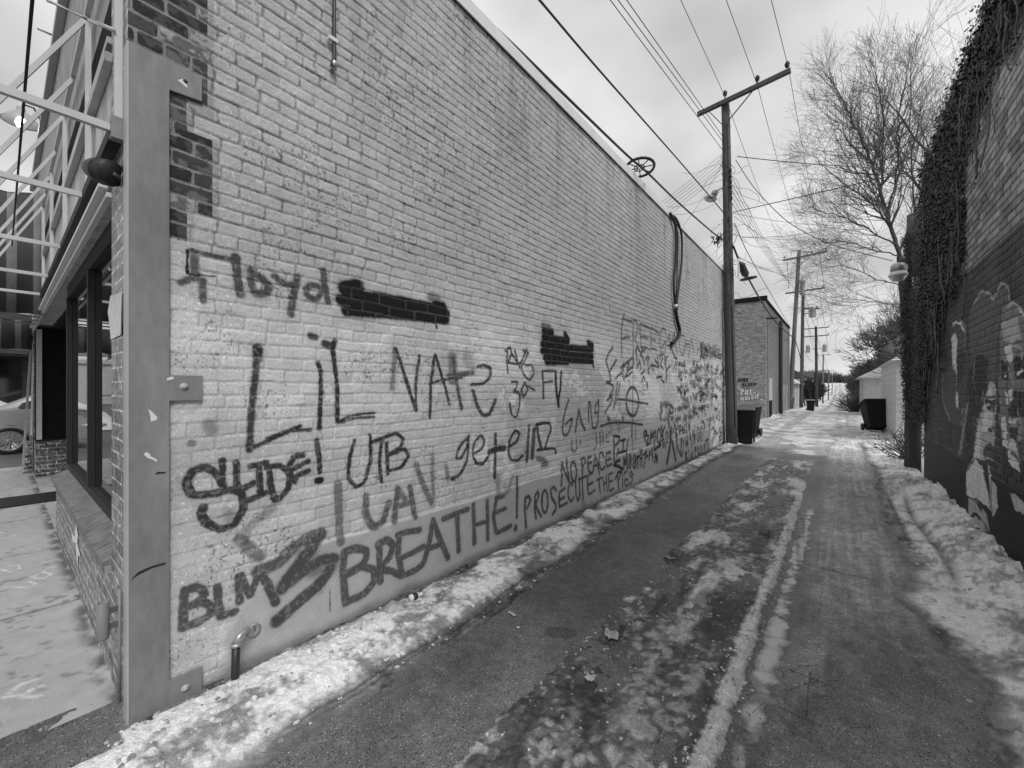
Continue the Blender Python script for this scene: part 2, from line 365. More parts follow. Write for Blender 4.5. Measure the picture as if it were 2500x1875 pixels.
# whitish patches where older writing was rolled over and has flaked
def cpoly(zoom, pts, plane=onX, x=WX): 
    x0, y0, k = zoom; o = []
    for a, b in pts:
        p = plane(x0 + a * k, y0 + b * k, x); o.append((p.y, p.z) if plane is onX else (p.x, p.z))
    return o
ZA = (400, 600, .36166); ZB = (380, 1000, .42203); ZC = (1100, 700, .3255); ZD = (1480, 740, .14467); ZE = (1480, 940, .14467); ZG = (1200, 940, .16275); ZH = (1240, 1180, .20796); ZK = (1200, 1150, .43696)
pn = fbm(Yg * 5, Zg * 9, 91, 4); pf = fbm(Yg * 14, Zg * 22, 92, 3)
for z, pts, thr in ((ZC, [(1100, 610), (1230, 620), (1420, 610), (1560, 720), (1580, 860), (1540, 980), (1220, 1000), (1130, 900), (1180, 760)], .38),
               (ZC, [(380, 760), (470, 780), (560, 860), (480, 1000), (380, 900)], .46), (ZC, [(290, 1230), (480, 1240), (470, 1400), (300, 1420)], .40),
               (ZC, [(700, 980), (790, 980), (760, 1110), (650, 1130)], .46), (ZC, [(840, 600), (1100, 600), (1030, 830), (860, 800)], .52),
               (ZC, [(170, 1130), (280, 1130), (270, 1330), (150, 1330)], .47), (ZC, [(560, 1040), (760, 1050), (720, 1310), (560, 1330)], .52),
               (ZC, [(1500, 640), (1900, 560), (2040, 800), (1900, 960), (1500, 980)], .55), (ZE, [(1750, 700), (1880, 600), (1900, 1000), (1760, 1060)], .45)):
    ins = inpoly(Yg, Zg, cpoly(z, pts)); m = ss(thr, thr + .03, pn * .6 + pf * .4) * ins
    tone = tone * (1 - m * .85) + m * .85 * .80; 
gm = inpoly(Yg, Zg, cpoly(ZC, [(640, 560), (1150, 600), (1500, 960), (1100, 1180), (420, 1330), (420, 960)]))
tone *= 1 - .18 * gm * (1 - skm)
# dark glazed quoin bricks beside the steel corner guard, above the painted part
qrow = np.floor(Zg / .0745); grp = np.floor((qrow + 2) / 4) % 2
qw = np.where(Zg > 3.05, np.where(Zg > 3.75, .72, .70), np.where((Zg > 2.53) & (Zg < 2.95), .722, .612))
qm = (Yg < qw) & (Zg > 2.37) & ~((Zg > 2.98) & (Zg < 3.12) & (Yg > .61))
gl = hash2(col, row, 301); mot = fbm(Yg * 22, Zg * 26, 302, 3)
qt = np.where(gl < .5, .045, np.where(gl < .8, .09, .22)) * (.6 + .9 * ss(.45, .55, mot))
tone = np.where(qm, np.where(br > .5, qt, .24), tone)
# painted, unpainted border mortar line
tone = np.where((~qm) & (Yg < qw + .03) & (Zg > 2.37), tone * .78, tone)

P = Paint(Ys, Zs)
def S(z, pts, w=.03, k=.86, soft=.008): P.stroke(cpoly(z, pts), w, k, soft)
def ell(z, cx, cy, rx, ry, w=.03, k=.86, soft=.008, a0=0, a1=360, n=16):
    S(z, [(cx + rx * math.cos(R(a0 + (a1 - a0) * i / n)), cy + ry * math.sin(R(a0 + (a1 - a0) * i / n))) for i in range(n + 1)], w, k, soft)
a = ZA
S(a, [(160, 30), (155, 195), (250, 200), (350, 208)], .010, .95, .003); S(a, [(185, 30), (330, 70), (490, 95)], .016, .8); S(a, [(205, 85), (212, 195)], .034, .75, .014)
S(a, [(115, 250), (185, 222), (262, 235)], .028, .75, .012); S(a, [(262, 235), (258, 300), (265, 370)], .03, .78, .012)
S(a, [(485, 80), (490, 200), (515, 325)], .04, .8, .012)
S(a, [(580, 170), (650, 215), (712, 272), (690, 322), (620, 325), (588, 270), (585, 190)], .038, .78, .014)
S(a, [(745, 205), (815, 262), (885, 262)], .038, .78, .014); S(a, [(897, 210), (872, 340), (855, 462)], .040, .78, .014)
S(a, [(1075, 175), (1082, 260), (1105, 375)], .042, .78, .014); S(a, [(1060, 285), (1000, 262), (955, 295), (968, 348), (1030, 362), (1068, 310)], .032, .78, .012)
for pts in ([(1215, 300), (1320, 300)], [(1210, 280), (1310, 262)], [(1190, 365), (1500, 400), (1880, 470)], [(1230, 330), (1500, 360), (1890, 430)], [(1230, 440), (1500, 455), (1900, 500)], [(1280, 400), (1600, 440), (1900, 480)], [(1830, 400), (1880, 410)], [(1225, 310), (1290, 330)], [(1750, 425), (1905, 455)]):
    S(a, pts, .072, .98, .022)
S(a, [(1800, 350), (1840, 360)], .07, .6, .04); S(a, [(1835, 520), (1838, 555)], .02, .8)
S(a, [(632, 690), (630, 760)], .05, .88, .012); S(a, [(630, 690), (615, 880), (590, 1120), (578, 1375)], .036, .84, .012)
S(a, [(580, 1372), (700, 1320), (790, 1275), (920, 1218)], .022, .88); S(a, [(700, 1300), (850, 1246), (990, 1243)], .020, .86)
S(a, [(1035, 790), (1060, 850), (1058, 1000), (1050, 1235)], .026, .88); S(a, [(985, 610), (1020, 618)], .035, .85, .014)
S(a, [(1085, 660), (1110, 672)], .04, .85, .02); S(a, [(1150, 640), (1135, 690), (1150, 800), (1168, 950), (1172, 1190)], .027, .88)
S(a, [(1172, 1195), (1240, 1155), (1330, 1135), (1420, 1128)], .02, .88); S(a, [(1180, 1195), (1300, 1160), (1420, 1155)], .018, .8)
S(a, [(1555, 700), (1548, 850), (1540, 960)], .03, .6, .02); S(a, [(1560, 700), (1600, 800), (1650, 960), (1700, 1110)], .028, .86); S(a, [(1700, 1110), (1700, 900), (1722, 742)], .024, .84)
S(a, [(1797, 1165), (1800, 940), (1825, 722), (1870, 860), (1905, 980), (1928, 1070)], .026, .86); S(a, [(1795, 930), (1900, 900), (2010, 890)], .022, .84)
S(a, [(1945, 755), (1955, 840), (1945, 900)], .09, .6, .03); S(a, [(1950, 760), (1970, 900), (2010, 1100)], .034, .8, .012); S(a, [(1925, 880), (2000, 870), (2085, 855)], .045, .75, .02)
S(a, [(2050, 760), (2080, 830)], .10, .35, .05)
c = ZC
S(c, [(155, 735), (240, 730), (295, 680), (300, 610), (250, 590), (200, 600)], .028, .86); S(c, [(165, 780), (200, 890), (240, 965), (290, 960), (335, 850)], .032, .84, .012)
for pts in ([(412, 480), (445, 452), (458, 500), (425, 575)], [(425, 470), (420, 560), (426, 645)], [(480, 480), (500, 560), (520, 610)], [(430, 570), (520, 585), (570, 470)],
            [(545, 480), (585, 490), (560, 545), (530, 600), (545, 660), (590, 705), (630, 650), (610, 585), (560, 590)], [(455, 500), (520, 600)]): S(c, pts, .022, .84)
for pts in ([(455, 715), (500, 712), (490, 760), (465, 785), (505, 790)], [(550, 720), (580, 770), (545, 830), (525, 770), (560, 722)], [(575, 745), (628, 775)], [(465, 790), (520, 800), (515, 900), (490, 985), (455, 960), (440, 880)]): S(c, pts, .024, .86)
for pts in ([(700, 330), (760, 345)], [(700, 380), (880, 410)], [(690, 430), (900, 460), (1060, 470)], [(690, 480), (900, 510), (1060, 520)], [(710, 530), (900, 550), (1060, 560)], [(860, 360), (880, 400)], [(1030, 420), (1060, 440)], [(720, 560), (880, 560)]):
    S(c, pts, .082, .97, .026)
S(c, [(1060, 560), (1070, 600)], .04, .9); S(c, [(690, 290), (740, 300)], .05, .7, .03)
S(c, [(690, 640), (695, 835)], .03, .84); S(c, [(690, 632), (775, 630)], .022, .8); S(c, [(700, 718), (765, 710)], .022, .8)
S(c, [(788, 640), (790, 780), (810, 895)], .045, .9); S(c, [(830, 640), (822, 760), (806, 860)], .04, .9)
S(c, [(885, 850), (850, 960), (835, 1080), (850, 1120), (880, 1100), (905, 1030), (912, 985), (860, 1030)], .03, .8, .012)
S(c, [(962, 925), (945, 1000), (935, 1085)], .035, .78, .014); S(c, [(962, 925), (980, 1020), (1005, 1075)], .035, .8, .012)
S(c, [(1032, 1010), (1034, 862), (1048, 870), (1052, 960), (1062, 1060), (1090, 1062), (1105, 1000), (1110, 850)], .032, .82); S(c, [(1110, 850), (1085, 900), (1082, 950), (1105, 940)], .028, .8)
S(c, [(1215, 455), (1180, 500), (1162, 560), (1185, 640), (1200, 705)], .03, .86); S(c, [(1240, 550), (1210, 600), (1190, 640)], .03, .86)
for pts in ([(1175, 720), (1225, 745), (1185, 830), (1215, 810)], [(1160, 945), (1215, 850), (1205, 825), (1175, 850)], [(1250, 720), (1228, 900), (1222, 920)], [(1270, 720), (1240, 880)], [(1290, 600), (1330, 565)], [(1330, 560), (1345, 600), (1300, 690), (1360, 640)], [(1235, 690), (1280, 640), (1300, 700)]):
    S(c, pts, .03, .84)
ell(c, 1363, 862, 46, 108, .045, .86, .014, n=24); S(c, [(1370, 560), (1367, 750), (1362, 1000), (1366, 1230)], .022, .82); S(c, [(1255, 845), (1320, 850), (1480, 880)], .03, .82, .014)
S(c, [(1125, 1045), (1170, 1028), (1230, 1018), (1320, 1018), (1440, 1035)], .03, .86, .012); S(c, [(1386, 1030), (1388, 1150)], .03, .5, .02); S(c, [(1358, 1040), (1358, 1130)], .05, .55, .02)
S(c, [(1180, 985), (1190, 1000)], .05, .8); S(c, [(1290, 980), (1295, 1000)], .05, .8); S(c, [(1200, 1030), (1205, 1100)], .04, .4, .03); S(c, [(1260, 1030), (1262, 1080)], .04, .4, .03)
S(c, [(905, 1150), (905, 1220), (925, 1240), (942, 1220), (940, 1145)], .022, .72); S(c, [(970, 1150), (972, 1180)], .02, .6); S(c, [(1090, 1100), (1092, 1190), (1070, 1225)], .024, .7); S(c, [(1118, 1090), (1120, 1190)], .022, .7); S(c, [(1140, 1090), (1142, 1180)], .022, .7); S(c, [(1195, 1090), (1165, 1110), (1165, 1165), (1190, 1165)], .022, .7)
S(c, [(140, 1120), (65, 1200), (40, 1285), (75, 1290), (120, 1210), (138, 1140), (125, 1290), (95, 1370), (50, 1430), (5, 1445)], .026, .86)
S(c, [(180, 1250), (240, 1210), (255, 1150), (225, 1110), (175, 1170), (165, 1260), (190, 1325), (240, 1330), (275, 1280)], .026, .86)
S(c, [(335, 1110), (335, 1200), (328, 1430)], .038, .86); S(c, [(290, 1240), (340, 1215), (400, 1210)], .055, .86, .016)
S(c, [(430, 1205), (495, 1160), (515, 1100), (480, 1075), (440, 1150), (430, 1240), (450, 1300), (500, 1305), (535, 1265)], .028, .86)
S(c, [(585, 1045), (575, 1180), (570, 1300)], .045, .8, .014); S(c, [(625, 1070), (615, 1180), (610, 1280)], .06, .8, .014); S(c, [(645, 1040), (660, 1140), (680, 1220)], .045, .84)
S(c, [(640, 1035), (700, 1020), (745, 1025), (752, 1070), (730, 1130), (705, 1210)], .032, .88); S(c, [(650, 1225), (720, 1215), (780, 1212), (788, 1248)], .03, .86); S(c, [(650, 1290), (700, 1300), (720, 1330), (690, 1335)], .05, .65, .02)
g = ZG; pw = .034
S(g, [(1035, 1500), (1045, 1330), (1048, 1160)], pw, .8); S(g, [(1048, 1160), (1090, 1310), (1150, 1455)], pw, .8); S(g, [(1150, 1455), (1130, 1280), (1120, 1110)], pw, .8)
ell(g, 1222, 1300, 42, 148, pw, .8)
S(g, [(1350, 1390), (1352, 1110)], pw, .8); S(g, [(1340, 1115), (1385, 1085), (1402, 1130), (1390, 1190), (1350, 1230)], pw, .8)
S(g, [(1440, 1090), (1430, 1200), (1450, 1300), (1500, 1325), (1525, 1230), (1548, 1055)], pw, .8); S(g, [(1438, 1100), (1492, 1072)], pw, .78); S(g, [(1440, 1180), (1500, 1155)], pw, .78)
S(g, [(1548, 1055), (1580, 1180), (1608, 1335)], pw, .8); S(g, [(1515, 1215), (1590, 1195)], pw, .78)
S(g, [(1668, 1060), (1650, 1008), (1620, 1020), (1598, 1120), (1615, 1240), (1645, 1275), (1685, 1225)], pw, .8)
S(g, [(1715, 1025), (1698, 1110), (1715, 1225), (1795, 1185)], pw, .8); S(g, [(1712, 1030), (1778, 1005)], pw, .78); S(g, [(1705, 1130), (1775, 1100)], pw, .78)
h = ZH; pw = .03
S(h, [(200, 515), (195, 400), (188, 300), (192, 170), (235, 148), (255, 200), (215, 290)], .034, .8); S(h, [(320, 410), (305, 300), (308, 150), (340, 92), (352, 150), (312, 245), (345, 320), (380, 385)], .032, .8)
ell(h, 423, 212, 36, 132, .032, .8); S(h, [(553, 78), (528, 38), (492, 75), (500, 165), (550, 240), (556, 300), (515, 358)], .034, .8)
S(h, [(592, 110), (588, 200), (595, 270)], pw, .8); S(h, [(592, 110), (655, 55)], pw, .8); S(h, [(595, 195), (655, 158)], pw, .8); S(h, [(595, 275), (685, 225)], pw, .8)
S(h, [(748, 20), (725, -15), (695, 60), (700, 165), (735, 218), (765, 160)], pw, .8); S(h, [(782, -60), (790, 130), (812, 205), (835, 150), (828, -60)], pw, .8)
S(h, [(862, -65), (872, 190)], pw, .8); S(h, [(820, -45), (905, -85)], pw, .8); S(h, [(925, -85), (925, 30), (935, 135), (1010, 78)], pw, .8); S(h, [(925, -85), (985, -135)], pw, .8); S(h, [(930, 20), (990, -15)], pw, .8)
S(h, [(870, 200), (880, 260)], .05, .3, .03)
S(g, [(1600, 1400), (1605, 1500), (1622, 1620)], pw, .8); S(g, [(1565, 1425), (1662, 1382)], pw, .8); S(g, [(1662, 1395), (1680, 1585)], pw, .8); S(g, [(1710, 1350), (1720, 1590)], pw, .8); S(g, [(1665, 1485), (1720, 1458)], pw, .8)
S(g, [(1748, 1335), (1750, 1595), (1822, 1550)], pw, .8); S(g, [(1748, 1338), (1802, 1316)], pw, .8); S(g, [(1750, 1455), (1802, 1432)], pw, .8)
S(g, [(1898, 1565), (1885, 1400), (1880, 1310)], .04, .85); S(g, [(1845, 1405), (1905, 1290), (1928, 1340), (1895, 1430)], .034, .85); S(g, [(1950, 1310), (1955, 1522)], pw, .8)
S(g, [(2022, 1292), (1980, 1310), (1975, 1420), (2000, 1520), (2032, 1500), (2035, 1405), (1998, 1420)], pw, .8); S(g, [(2112, 1352), (2078, 1288), (2055, 1340), (2108, 1400), (2095, 1450), (2055, 1492)], pw, .8)
b = ZB; pw = .040
S(b, [(165, 1045), (162, 1150), (160, 1262)], pw, .78, .01); S(b, [(165, 1050), (220, 1028), (272, 1038), (280, 1075), (240, 1115), (190, 1142)], pw, .78, .01); S(b, [(190, 1142), (270, 1112), (322, 1135), (318, 1185), (250, 1230), (162, 1262)], pw, .78, .01)
S(b, [(357, 1025), (360, 1120), (375, 1200), (455, 1165)], pw, .78, .01); S(b, [(478, 965), (485, 1110)], pw, .78, .01); S(b, [(492, 960), (542, 1082), (590, 950)], .038, .78, .01); S(b, [(590, 930), (640, 1000), (692, 1112)], .045, .78, .012)
S(b, [(590, 935), (700, 890), (790, 800), (900, 730), (950, 725)], .065, .74, .018); S(b, [(950, 725), (900, 790), (820, 900), (730, 1025)], .08, .78, .02); S(b, [(730, 1025), (850, 930), (950, 870), (1030, 862)], .07, .76, .02)
S(b, [(1010, 860), (1000, 930), (930, 1020), (820, 1110), (700, 1215)], .075, .78, .016); S(b, [(880, 790), (860, 900), (1000, 900)], .11, .55, .05); S(b, [(700, 1215), (720, 1195)], .06, .8, .01); S(b, [(1002, 1040), (1003, 1165)], .006, .6, .003); S(b, [(940, 960), (942, 1040)], .05, .35, .03)
S(b, [(485, 745), (560, 820), (600, 850)], .055, .62, .02); S(b, [(485, 735), (560, 660), (680, 565)], .04, .42, .025); S(b, [(420, 610), (440, 640)], .06, .4, .04); S(b, [(310, 90), (320, 110)], .05, .45, .03); S(b, [(205, 195), (210, 195)], .03, .55, .008)
S(b, [(385, 295), (388, 430)], .034, .86); S(b, [(390, 440), (350, 365), (290, 332), (215, 350), (175, 430), (210, 495), (320, 490), (430, 462), (500, 480), (508, 570), (450, 670), (370, 695), (290, 655), (262, 600), (275, 565)], .040, .86)
S(b, [(465, 310), (470, 440), (480, 470), (565, 425)], .034, .86); S(b, [(545, 330), (640, 305)], .03, .86); S(b, [(598, 322), (604, 490)], .034, .86); S(b, [(540, 522), (645, 480)], .03, .86)
S(b, [(655, 330), (665, 440), (690, 520)], .034, .86); S(b, [(640, 335), (720, 322), (775, 370), (768, 460), (715, 520), (680, 510)], .034, .86); S(b, [(850, 265), (800, 270), (770, 330), (780, 380), (805, 415)], .034, .86); S(b, [(790, 345), (882, 298)], .03, .86); S(b, [(805, 415), (825, 380), (885, 355)], .03, .86)
S(b, [(933, 180), (945, 290), (950, 362)], .030, .88); S(b, [(935, 410), (955, 408)], .045, .9, .008); S(b, [(942, 415), (942, 442)], .008, .8, .003)
S(b, [(1148, 178), (1118, 290), (1115, 400), (1160, 452), (1210, 418), (1245, 290), (1240, 150)], .026, .87); S(b, [(1245, 190), (1310, 165), (1390, 135), (1435, 170), (1415, 220), (1345, 262)], .030, .87); S(b, [(1310, 170), (1294, 290), (1306, 415)], .028, .87)
S(b, [(1335, 195), (1345, 370)], .030, .87); S(b, [(1345, 262), (1440, 225), (1465, 270), (1420, 335), (1345, 358)], .028, .87)
S(b, [(1055, 430), (1060, 600), (1066, 765)], .05, .62, .014); S(b, [(1218, 500), (1212, 600), (1250, 680), (1310, 655), (1350, 540)], .045, .72, .014); S(b, [(1378, 645), (1400, 460)], .045, .72, .014); S(b, [(1400, 455), (1440, 520)], .04, .6, .02); S(b, [(1395, 560), (1460, 540)], .04, .65, .014)
S(b, [(1470, 450), (1485, 540), (1500, 620)], .045, .72, .012); S(b, [(1508, 320), (1540, 420), (1595, 540)], .045, .62, .02); S(b, [(1600, 260), (1605, 530)], .03, .55, .02); S(b, [(1680, 330), (1690, 400)], .03, .6, .02)
pw = .05
S(b, [(1088, 820), (1075, 920), (1092, 1100)], pw, .74, .012); S(b, [(1085, 822), (1150, 798), (1215, 815), (1210, 870), (1160, 920), (1095, 955)], pw, .74, .012); S(b, [(1100, 945), (1180, 905), (1255, 920), (1265, 985), (1200, 1065), (1095, 1112)], pw, .74, .012)
S(b, [(1290, 770), (1288, 880), (1295, 990)], pw, .74, .012); S(b, [(1280, 780), (1330, 748), (1368, 780), (1350, 850), (1295, 910)], pw, .74, .012); S(b, [(1290, 925), (1360, 930), (1415, 960), (1480, 935), (1540, 895), (1575, 780), (1600, 640)], pw, .74, .012)
S(b, [(1402, 735), (1395, 830), (1420, 945)], pw, .74, .012); S(b, [(1395, 725), (1450, 705), (1520, 695)], .045, .74, .012); S(b, [(1400, 865), (1480, 825), (1545, 790)], .045, .74, .012)
S(b, [(1600, 640), (1635, 740), (1685, 855)], pw, .74, .012); S(b, [(1565, 805), (1650, 775)], .045, .74, .012); S(b, [(1738, 600), (1742, 700), (1748, 812)], pw, .74, .012); S(b, [(1660, 632), (1730, 600), (1800, 575)], .045, .74, .012)
S(b, [(1832, 550), (1838, 770)], .045, .74, .012); S(b, [(1912, 528), (1916, 750)], .045, .74, .012); S(b, [(1835, 668), (1912, 645)], .04, .74, .012)
k = ZK
S(k, [(22, 158), (5, 250), (20, 350), (102, 305)], .045, .74, .012); S(k, [(20, 152), (62, 138)], .045, .74, .012); S(k, [(10, 235), (72, 208)], .04, .74, .012); S(k, [(140, 35), (138, 140), (136, 255)], .034, .78, .01); S(k, [(129, 312), (128, 322)], .05, .8, .01)
S(c, [(350, 1430), (355, 1540)], .05, .4, .03); S(c, [(460, 1420), (430, 1520), (400, 1560)], .04, .4, .03); S(c, [(405, 1480), (400, 1500)], .03, .3, .02)
d = ZD; pw = .03
for pts in ([(300, 185), (275, 270), (255, 450), (250, 620), (258, 900)], [(270, 260), (430, 312)], [(258, 612), (330, 575), (395, 575)], [(450, 290), (448, 600), (455, 880)], [(455, 290), (510, 300), (528, 380), (515, 500), (470, 590), (545, 760)],
            [(565, 345), (568, 560), (575, 740)], [(565, 345), (725, 420)], [(570, 570), (640, 565), (690, 600)], [(590, 770), (650, 730), (720, 785)], [(745, 410), (745, 810)], [(745, 412), (880, 505)], [(750, 600), (825, 632)], [(745, 775), (800, 770), (850, 805)],
            [(1000, 535), (985, 440), (955, 420), (912, 490), (898, 650), (920, 820), (960, 865), (990, 850), (1005, 700), (1000, 630), (940, 760)], [(1040, 640), (1060, 480), (1092, 845)], [(1110, 700), (1120, 600), (1145, 480), (1165, 700), (1190, 850)], [(1020, 715), (1110, 715)],
            [(1310, 560), (1270, 535), (1230, 640), (1235, 800), (1275, 890), (1300, 860), (1310, 700)], [(1380, 900), (1410, 740), (1430, 600), (1455, 740), (1480, 800)], [(1340, 640), (1320, 820)], [(1350, 700), (1390, 690)], [(1540, 600), (1535, 870)], [(1600, 650), (1580, 800), (1545, 760)]): S(d, pts, pw, .74, .012)
S(d, [(1100, 740), (1125, 840), (1160, 920), (1190, 945)], .05, .84)
S(d, [(0, 1340), (60, 1335)], .05, .8); 
for pts in ([(490, 820), (520, 740), (560, 800), (585, 900), (600, 730)], [(510, 850), (515, 980)], [(240, 1105), (280, 1030), (310, 1040), (270, 1140)], [(320, 1030), (380, 970), (340, 1150), (430, 1090)], [(390, 970), (445, 910), (465, 1010), (440, 1080)], [(610, 820), (660, 770)], [(520, 1100), (560, 960), (580, 1110)], [(610, 900), (640, 1030)], [(660, 960), (700, 890), (720, 940)], [(700, 960), (710, 1180)], [(730, 1100), (760, 1030), (790, 1130)], [(770, 1040), (880, 1090)], [(820, 960), (890, 1070)], [(860, 900), (880, 1080)], [(905, 960), (900, 880), (935, 870), (945, 940), (910, 1040), (955, 1110)], [(985, 900), (985, 1050)], [(1010, 1020), (1000, 940), (1035, 900)], [(1000, 960), (1010, 1330)], [(1110, 990), (1110, 1060)], [(1170, 1000), (1130, 1140)], [(1190, 990), (1170, 1150)], [(590, 1200), (640, 1140)], [(600, 1320), (630, 1230), (650, 1300)], [(690, 1350), (690, 1440)], [(850, 1250), (940, 1240)], [(930, 1290), (975, 1340)], [(1080, 1060), (1020, 1120), (1015, 1290)], [(1280, 1150), (1210, 1280), (1230, 1180)], [(1330, 1050), (1300, 1200)]): S(d, pts, .04, .8, .012)
e = ZE
for pts in ([(660, 950), (645, 870), (635, 800), (675, 770), (688, 810), (655, 880)], [(685, 850), (720, 860), (700, 930), (680, 1010), (720, 990)], [(765, 790), (745, 870), (748, 985)], [(750, 890), (800, 860)], [(770, 850), (835, 775), (830, 880), (805, 1000), (795, 1110), (850, 1050), (910, 1020), (905, 960), (880, 1000)],
            [(930, 700), (950, 850), (990, 1050)], [(985, 705), (950, 800), (930, 850), (955, 1040)]): S(e, pts, .055, .84)
ell(e, 890, 870, 28, 130, .05, .84); ell(e, 1020, 880, 24, 90, .045, .8); S(e, [(1000, 920), (1040, 830)], .03, .8)
S(e, [(1095, 740), (1080, 900), (1060, 1060), (1015, 1310)], .10, .84, .02); S(e, [(1075, 790), (1110, 1000), (1160, 1260)], .09, .84, .02)
ell(e, 1100, 420, 30, 60, .05, .8); S(e, [(1065, 430), (1045, 560), (1060, 700)], .10, .7, .03); S(e, [(1140, 640), (1150, 720), (1120, 800)], .05, .8); ell(e, 1185, 660, 24, 90, .05, .8); S(e, [(1200, 530), (1180, 600)], .05, .8); S(e, [(1240, 580), (1195, 560)], .04, .8)
for pts in ([(1175, 780), (1180, 1130)], [(1165, 800), (1200, 840), (1170, 950), (1210, 1100)], [(1230, 700), (1235, 820)], [(1230, 700), (1260, 690)], [(1230, 770), (1258, 760)], [(1270, 800), (1285, 700), (1300, 800)], [(1320, 680), (1305, 730), (1330, 780), (1315, 810)], [(1345, 640), (1360, 850), (1375, 1110)], [(1380, 640), (1410, 850), (1430, 1060)], [(1410, 590), (1400, 900)], [(1250, 900), (1255, 1060)], [(1250, 900), (1275, 940), (1250, 980)], [(1300, 920), (1290, 1040)], [(1330, 890), (1340, 1050)], [(1360, 900), (1355, 1010)],
            [(1448, 1000), (1455, 740), (1485, 1010), (1490, 690)], [(1640, 760), (1670, 690), (1640, 620), (1610, 615)], [(1720, 640), (1740, 760), (1720, 860)], [(1745, 560), (1740, 700)], [(1790, 975), (1810, 800), (1830, 620)], [(1830, 760), (1870, 830), (1900, 740)], [(1770, 760), (1800, 700), (1840, 860)],
            [(1325, 1130), (1330, 1300)], [(1325, 1130), (1350, 1150), (1330, 1210), (1355, 1240), (1370, 1300)], [(1390, 1130), (1395, 1290)], [(1420, 1160), (1440, 1250), (1450, 1100)], [(1485, 1050), (1495, 1240)], [(1485, 1050), (1515, 1070), (1490, 1130)], [(1530, 1040), (1545, 1190)], [(1530, 1040), (1552, 1080), (1535, 1120), (1560, 1180)], [(1575, 1030), (1590, 1090), (1575, 1160)], [(1600, 1020), (1612, 1080), (1600, 1150)], [(1640, 1010), (1642, 1130)], [(1640, 1010), (1665, 1000)], [(1640, 1060), (1660, 1050)], [(1690, 930), (1692, 1120)], [(1660, 950), (1715, 910)], [(1700, 900), (1725, 1090)],
            [(1900, 870), (1900, 990)], [(1900, 880), (1930, 850)], [(1900, 940), (1925, 920)], [(1950, 860), (1955, 1000)], [(1915, 720), (1920, 820), (1945, 790)], [(1960, 720), (1965, 820)], [(1985, 760), (1990, 960)], [(1900, 470), (1925, 560), (1900, 600)], [(1950, 470), (1940, 600), (1965, 640)], [(1200, 1080), (1260, 1220), (1290, 1080)], [(1240, 1100), (1280, 1180)]): S(e, pts, .055, .8, .014)
for cx in (1545, 1600): ell(e, cx, 830, 20, 120, .045, .8); S(e, [(cx - 14, 730), (cx + 14, 930)], .03, .8)
for pts in ([(215, 1270), (180, 1275), (112, 1350), (200, 1370), (262, 1420), (240, 1460)],): S(e, pts, .05, .88)
for pts in ([(285, 1410), (283, 1200), (315, 1360), (335, 1180), (345, 1420)], [(515, 1190), (522, 1400)], [(500, 1225), (548, 1205)], [(560, 1090), (562, 1375)], [(590, 1085), (592, 1370)], [(560, 1245), (592, 1230)], [(620, 1180), (670, 1110), (655, 1200), (625, 1390)], [(650, 1220), (695, 1190)], [(710, 1250), (715, 1110), (735, 1190), (762, 1060), (775, 1270)], [(800, 1300), (818, 1150), (832, 1300)], [(830, 1300), (845, 1150), (855, 1310)], [(120, 860), (225, 870), (225, 930), (150, 1020)], [(125, 870), (125, 1280)], [(240, 945), (320, 915)], [(285, 930), (275, 1110)], [(210, 1145), (330, 1110)], [(370, 900), (345, 1080), (330, 1200)], [(170, 1190), (205, 1090)]): S(e, pts, .04, .88)
ell(e, 388, 1285, 20, 112, .036, .88); ell(e, 465, 1292, 24, 110, .036, .88); S(e, [(372, 1350), (402, 1210)], .03, .85); S(e, [(445, 1370), (485, 1210)], .03, .85)
rs = random.Random(5)
for i in range(330):                                    # small overlapping tags nobody can read
    if i < 215: cx, cy = rs.uniform(1190, 1990), rs.uniform(1000, 1650); 
    elif i < 280: cx, cy = rs.uniform(880, 1900), rs.uniform(1700, 1980)
    else: cx, cy = rs.uniform(1560, 1910), rs.uniform(700, 930)
    if cy < 700 + (cx - 1190) * .42 - 130: continue
    if i < 215 and rs.random() > .25 + (cx - 1190) / 420: continue
    hh = rs.uniform(18, 60) * (1.2 if cx < 1500 else 1); x = cx; pts = []
    for q in range(rs.randint(3, 7)): pts.append((x + rs.uniform(-5, 5), cy + (hh if q % 2 else -hh) * rs.uniform(.5, 1))); x += rs.uniform(3, 15)
    S(d, pts, rs.uniform(.024, .05), rs.uniform(.45, .92), .012)
for cx in range(1585, 1900, 22): S(d, [(cx, 690 + (cx - 1580) * .22 + rs.uniform(-30, 30)), (cx + rs.uniform(-15, 15), 860 + (cx - 1580) * .1)], .07, .82, .02)
cov = np.minimum(P.a * 1.10, 1) * (1 - .10 * (1 - br) * (1 - skm)) * (1 - .22 * ss(.56, .75, fbm(Yg * 60, Zg * 60, 95, 2)) * (P.a < .9))
ink = np.where(P.a > .92, .007, .012)
tone = tone * (1 - cov) + ink * cov
tone = np.clip(tone, .01, .85)
Pg = np.stack([WX + relief, Yg, Zg], -1)
me = grid_mesh('alley_wall', Pg[:, ::-1], {'tone': tone[:, ::-1]})
link('alley_wall', me, M['paintwall'], bld)
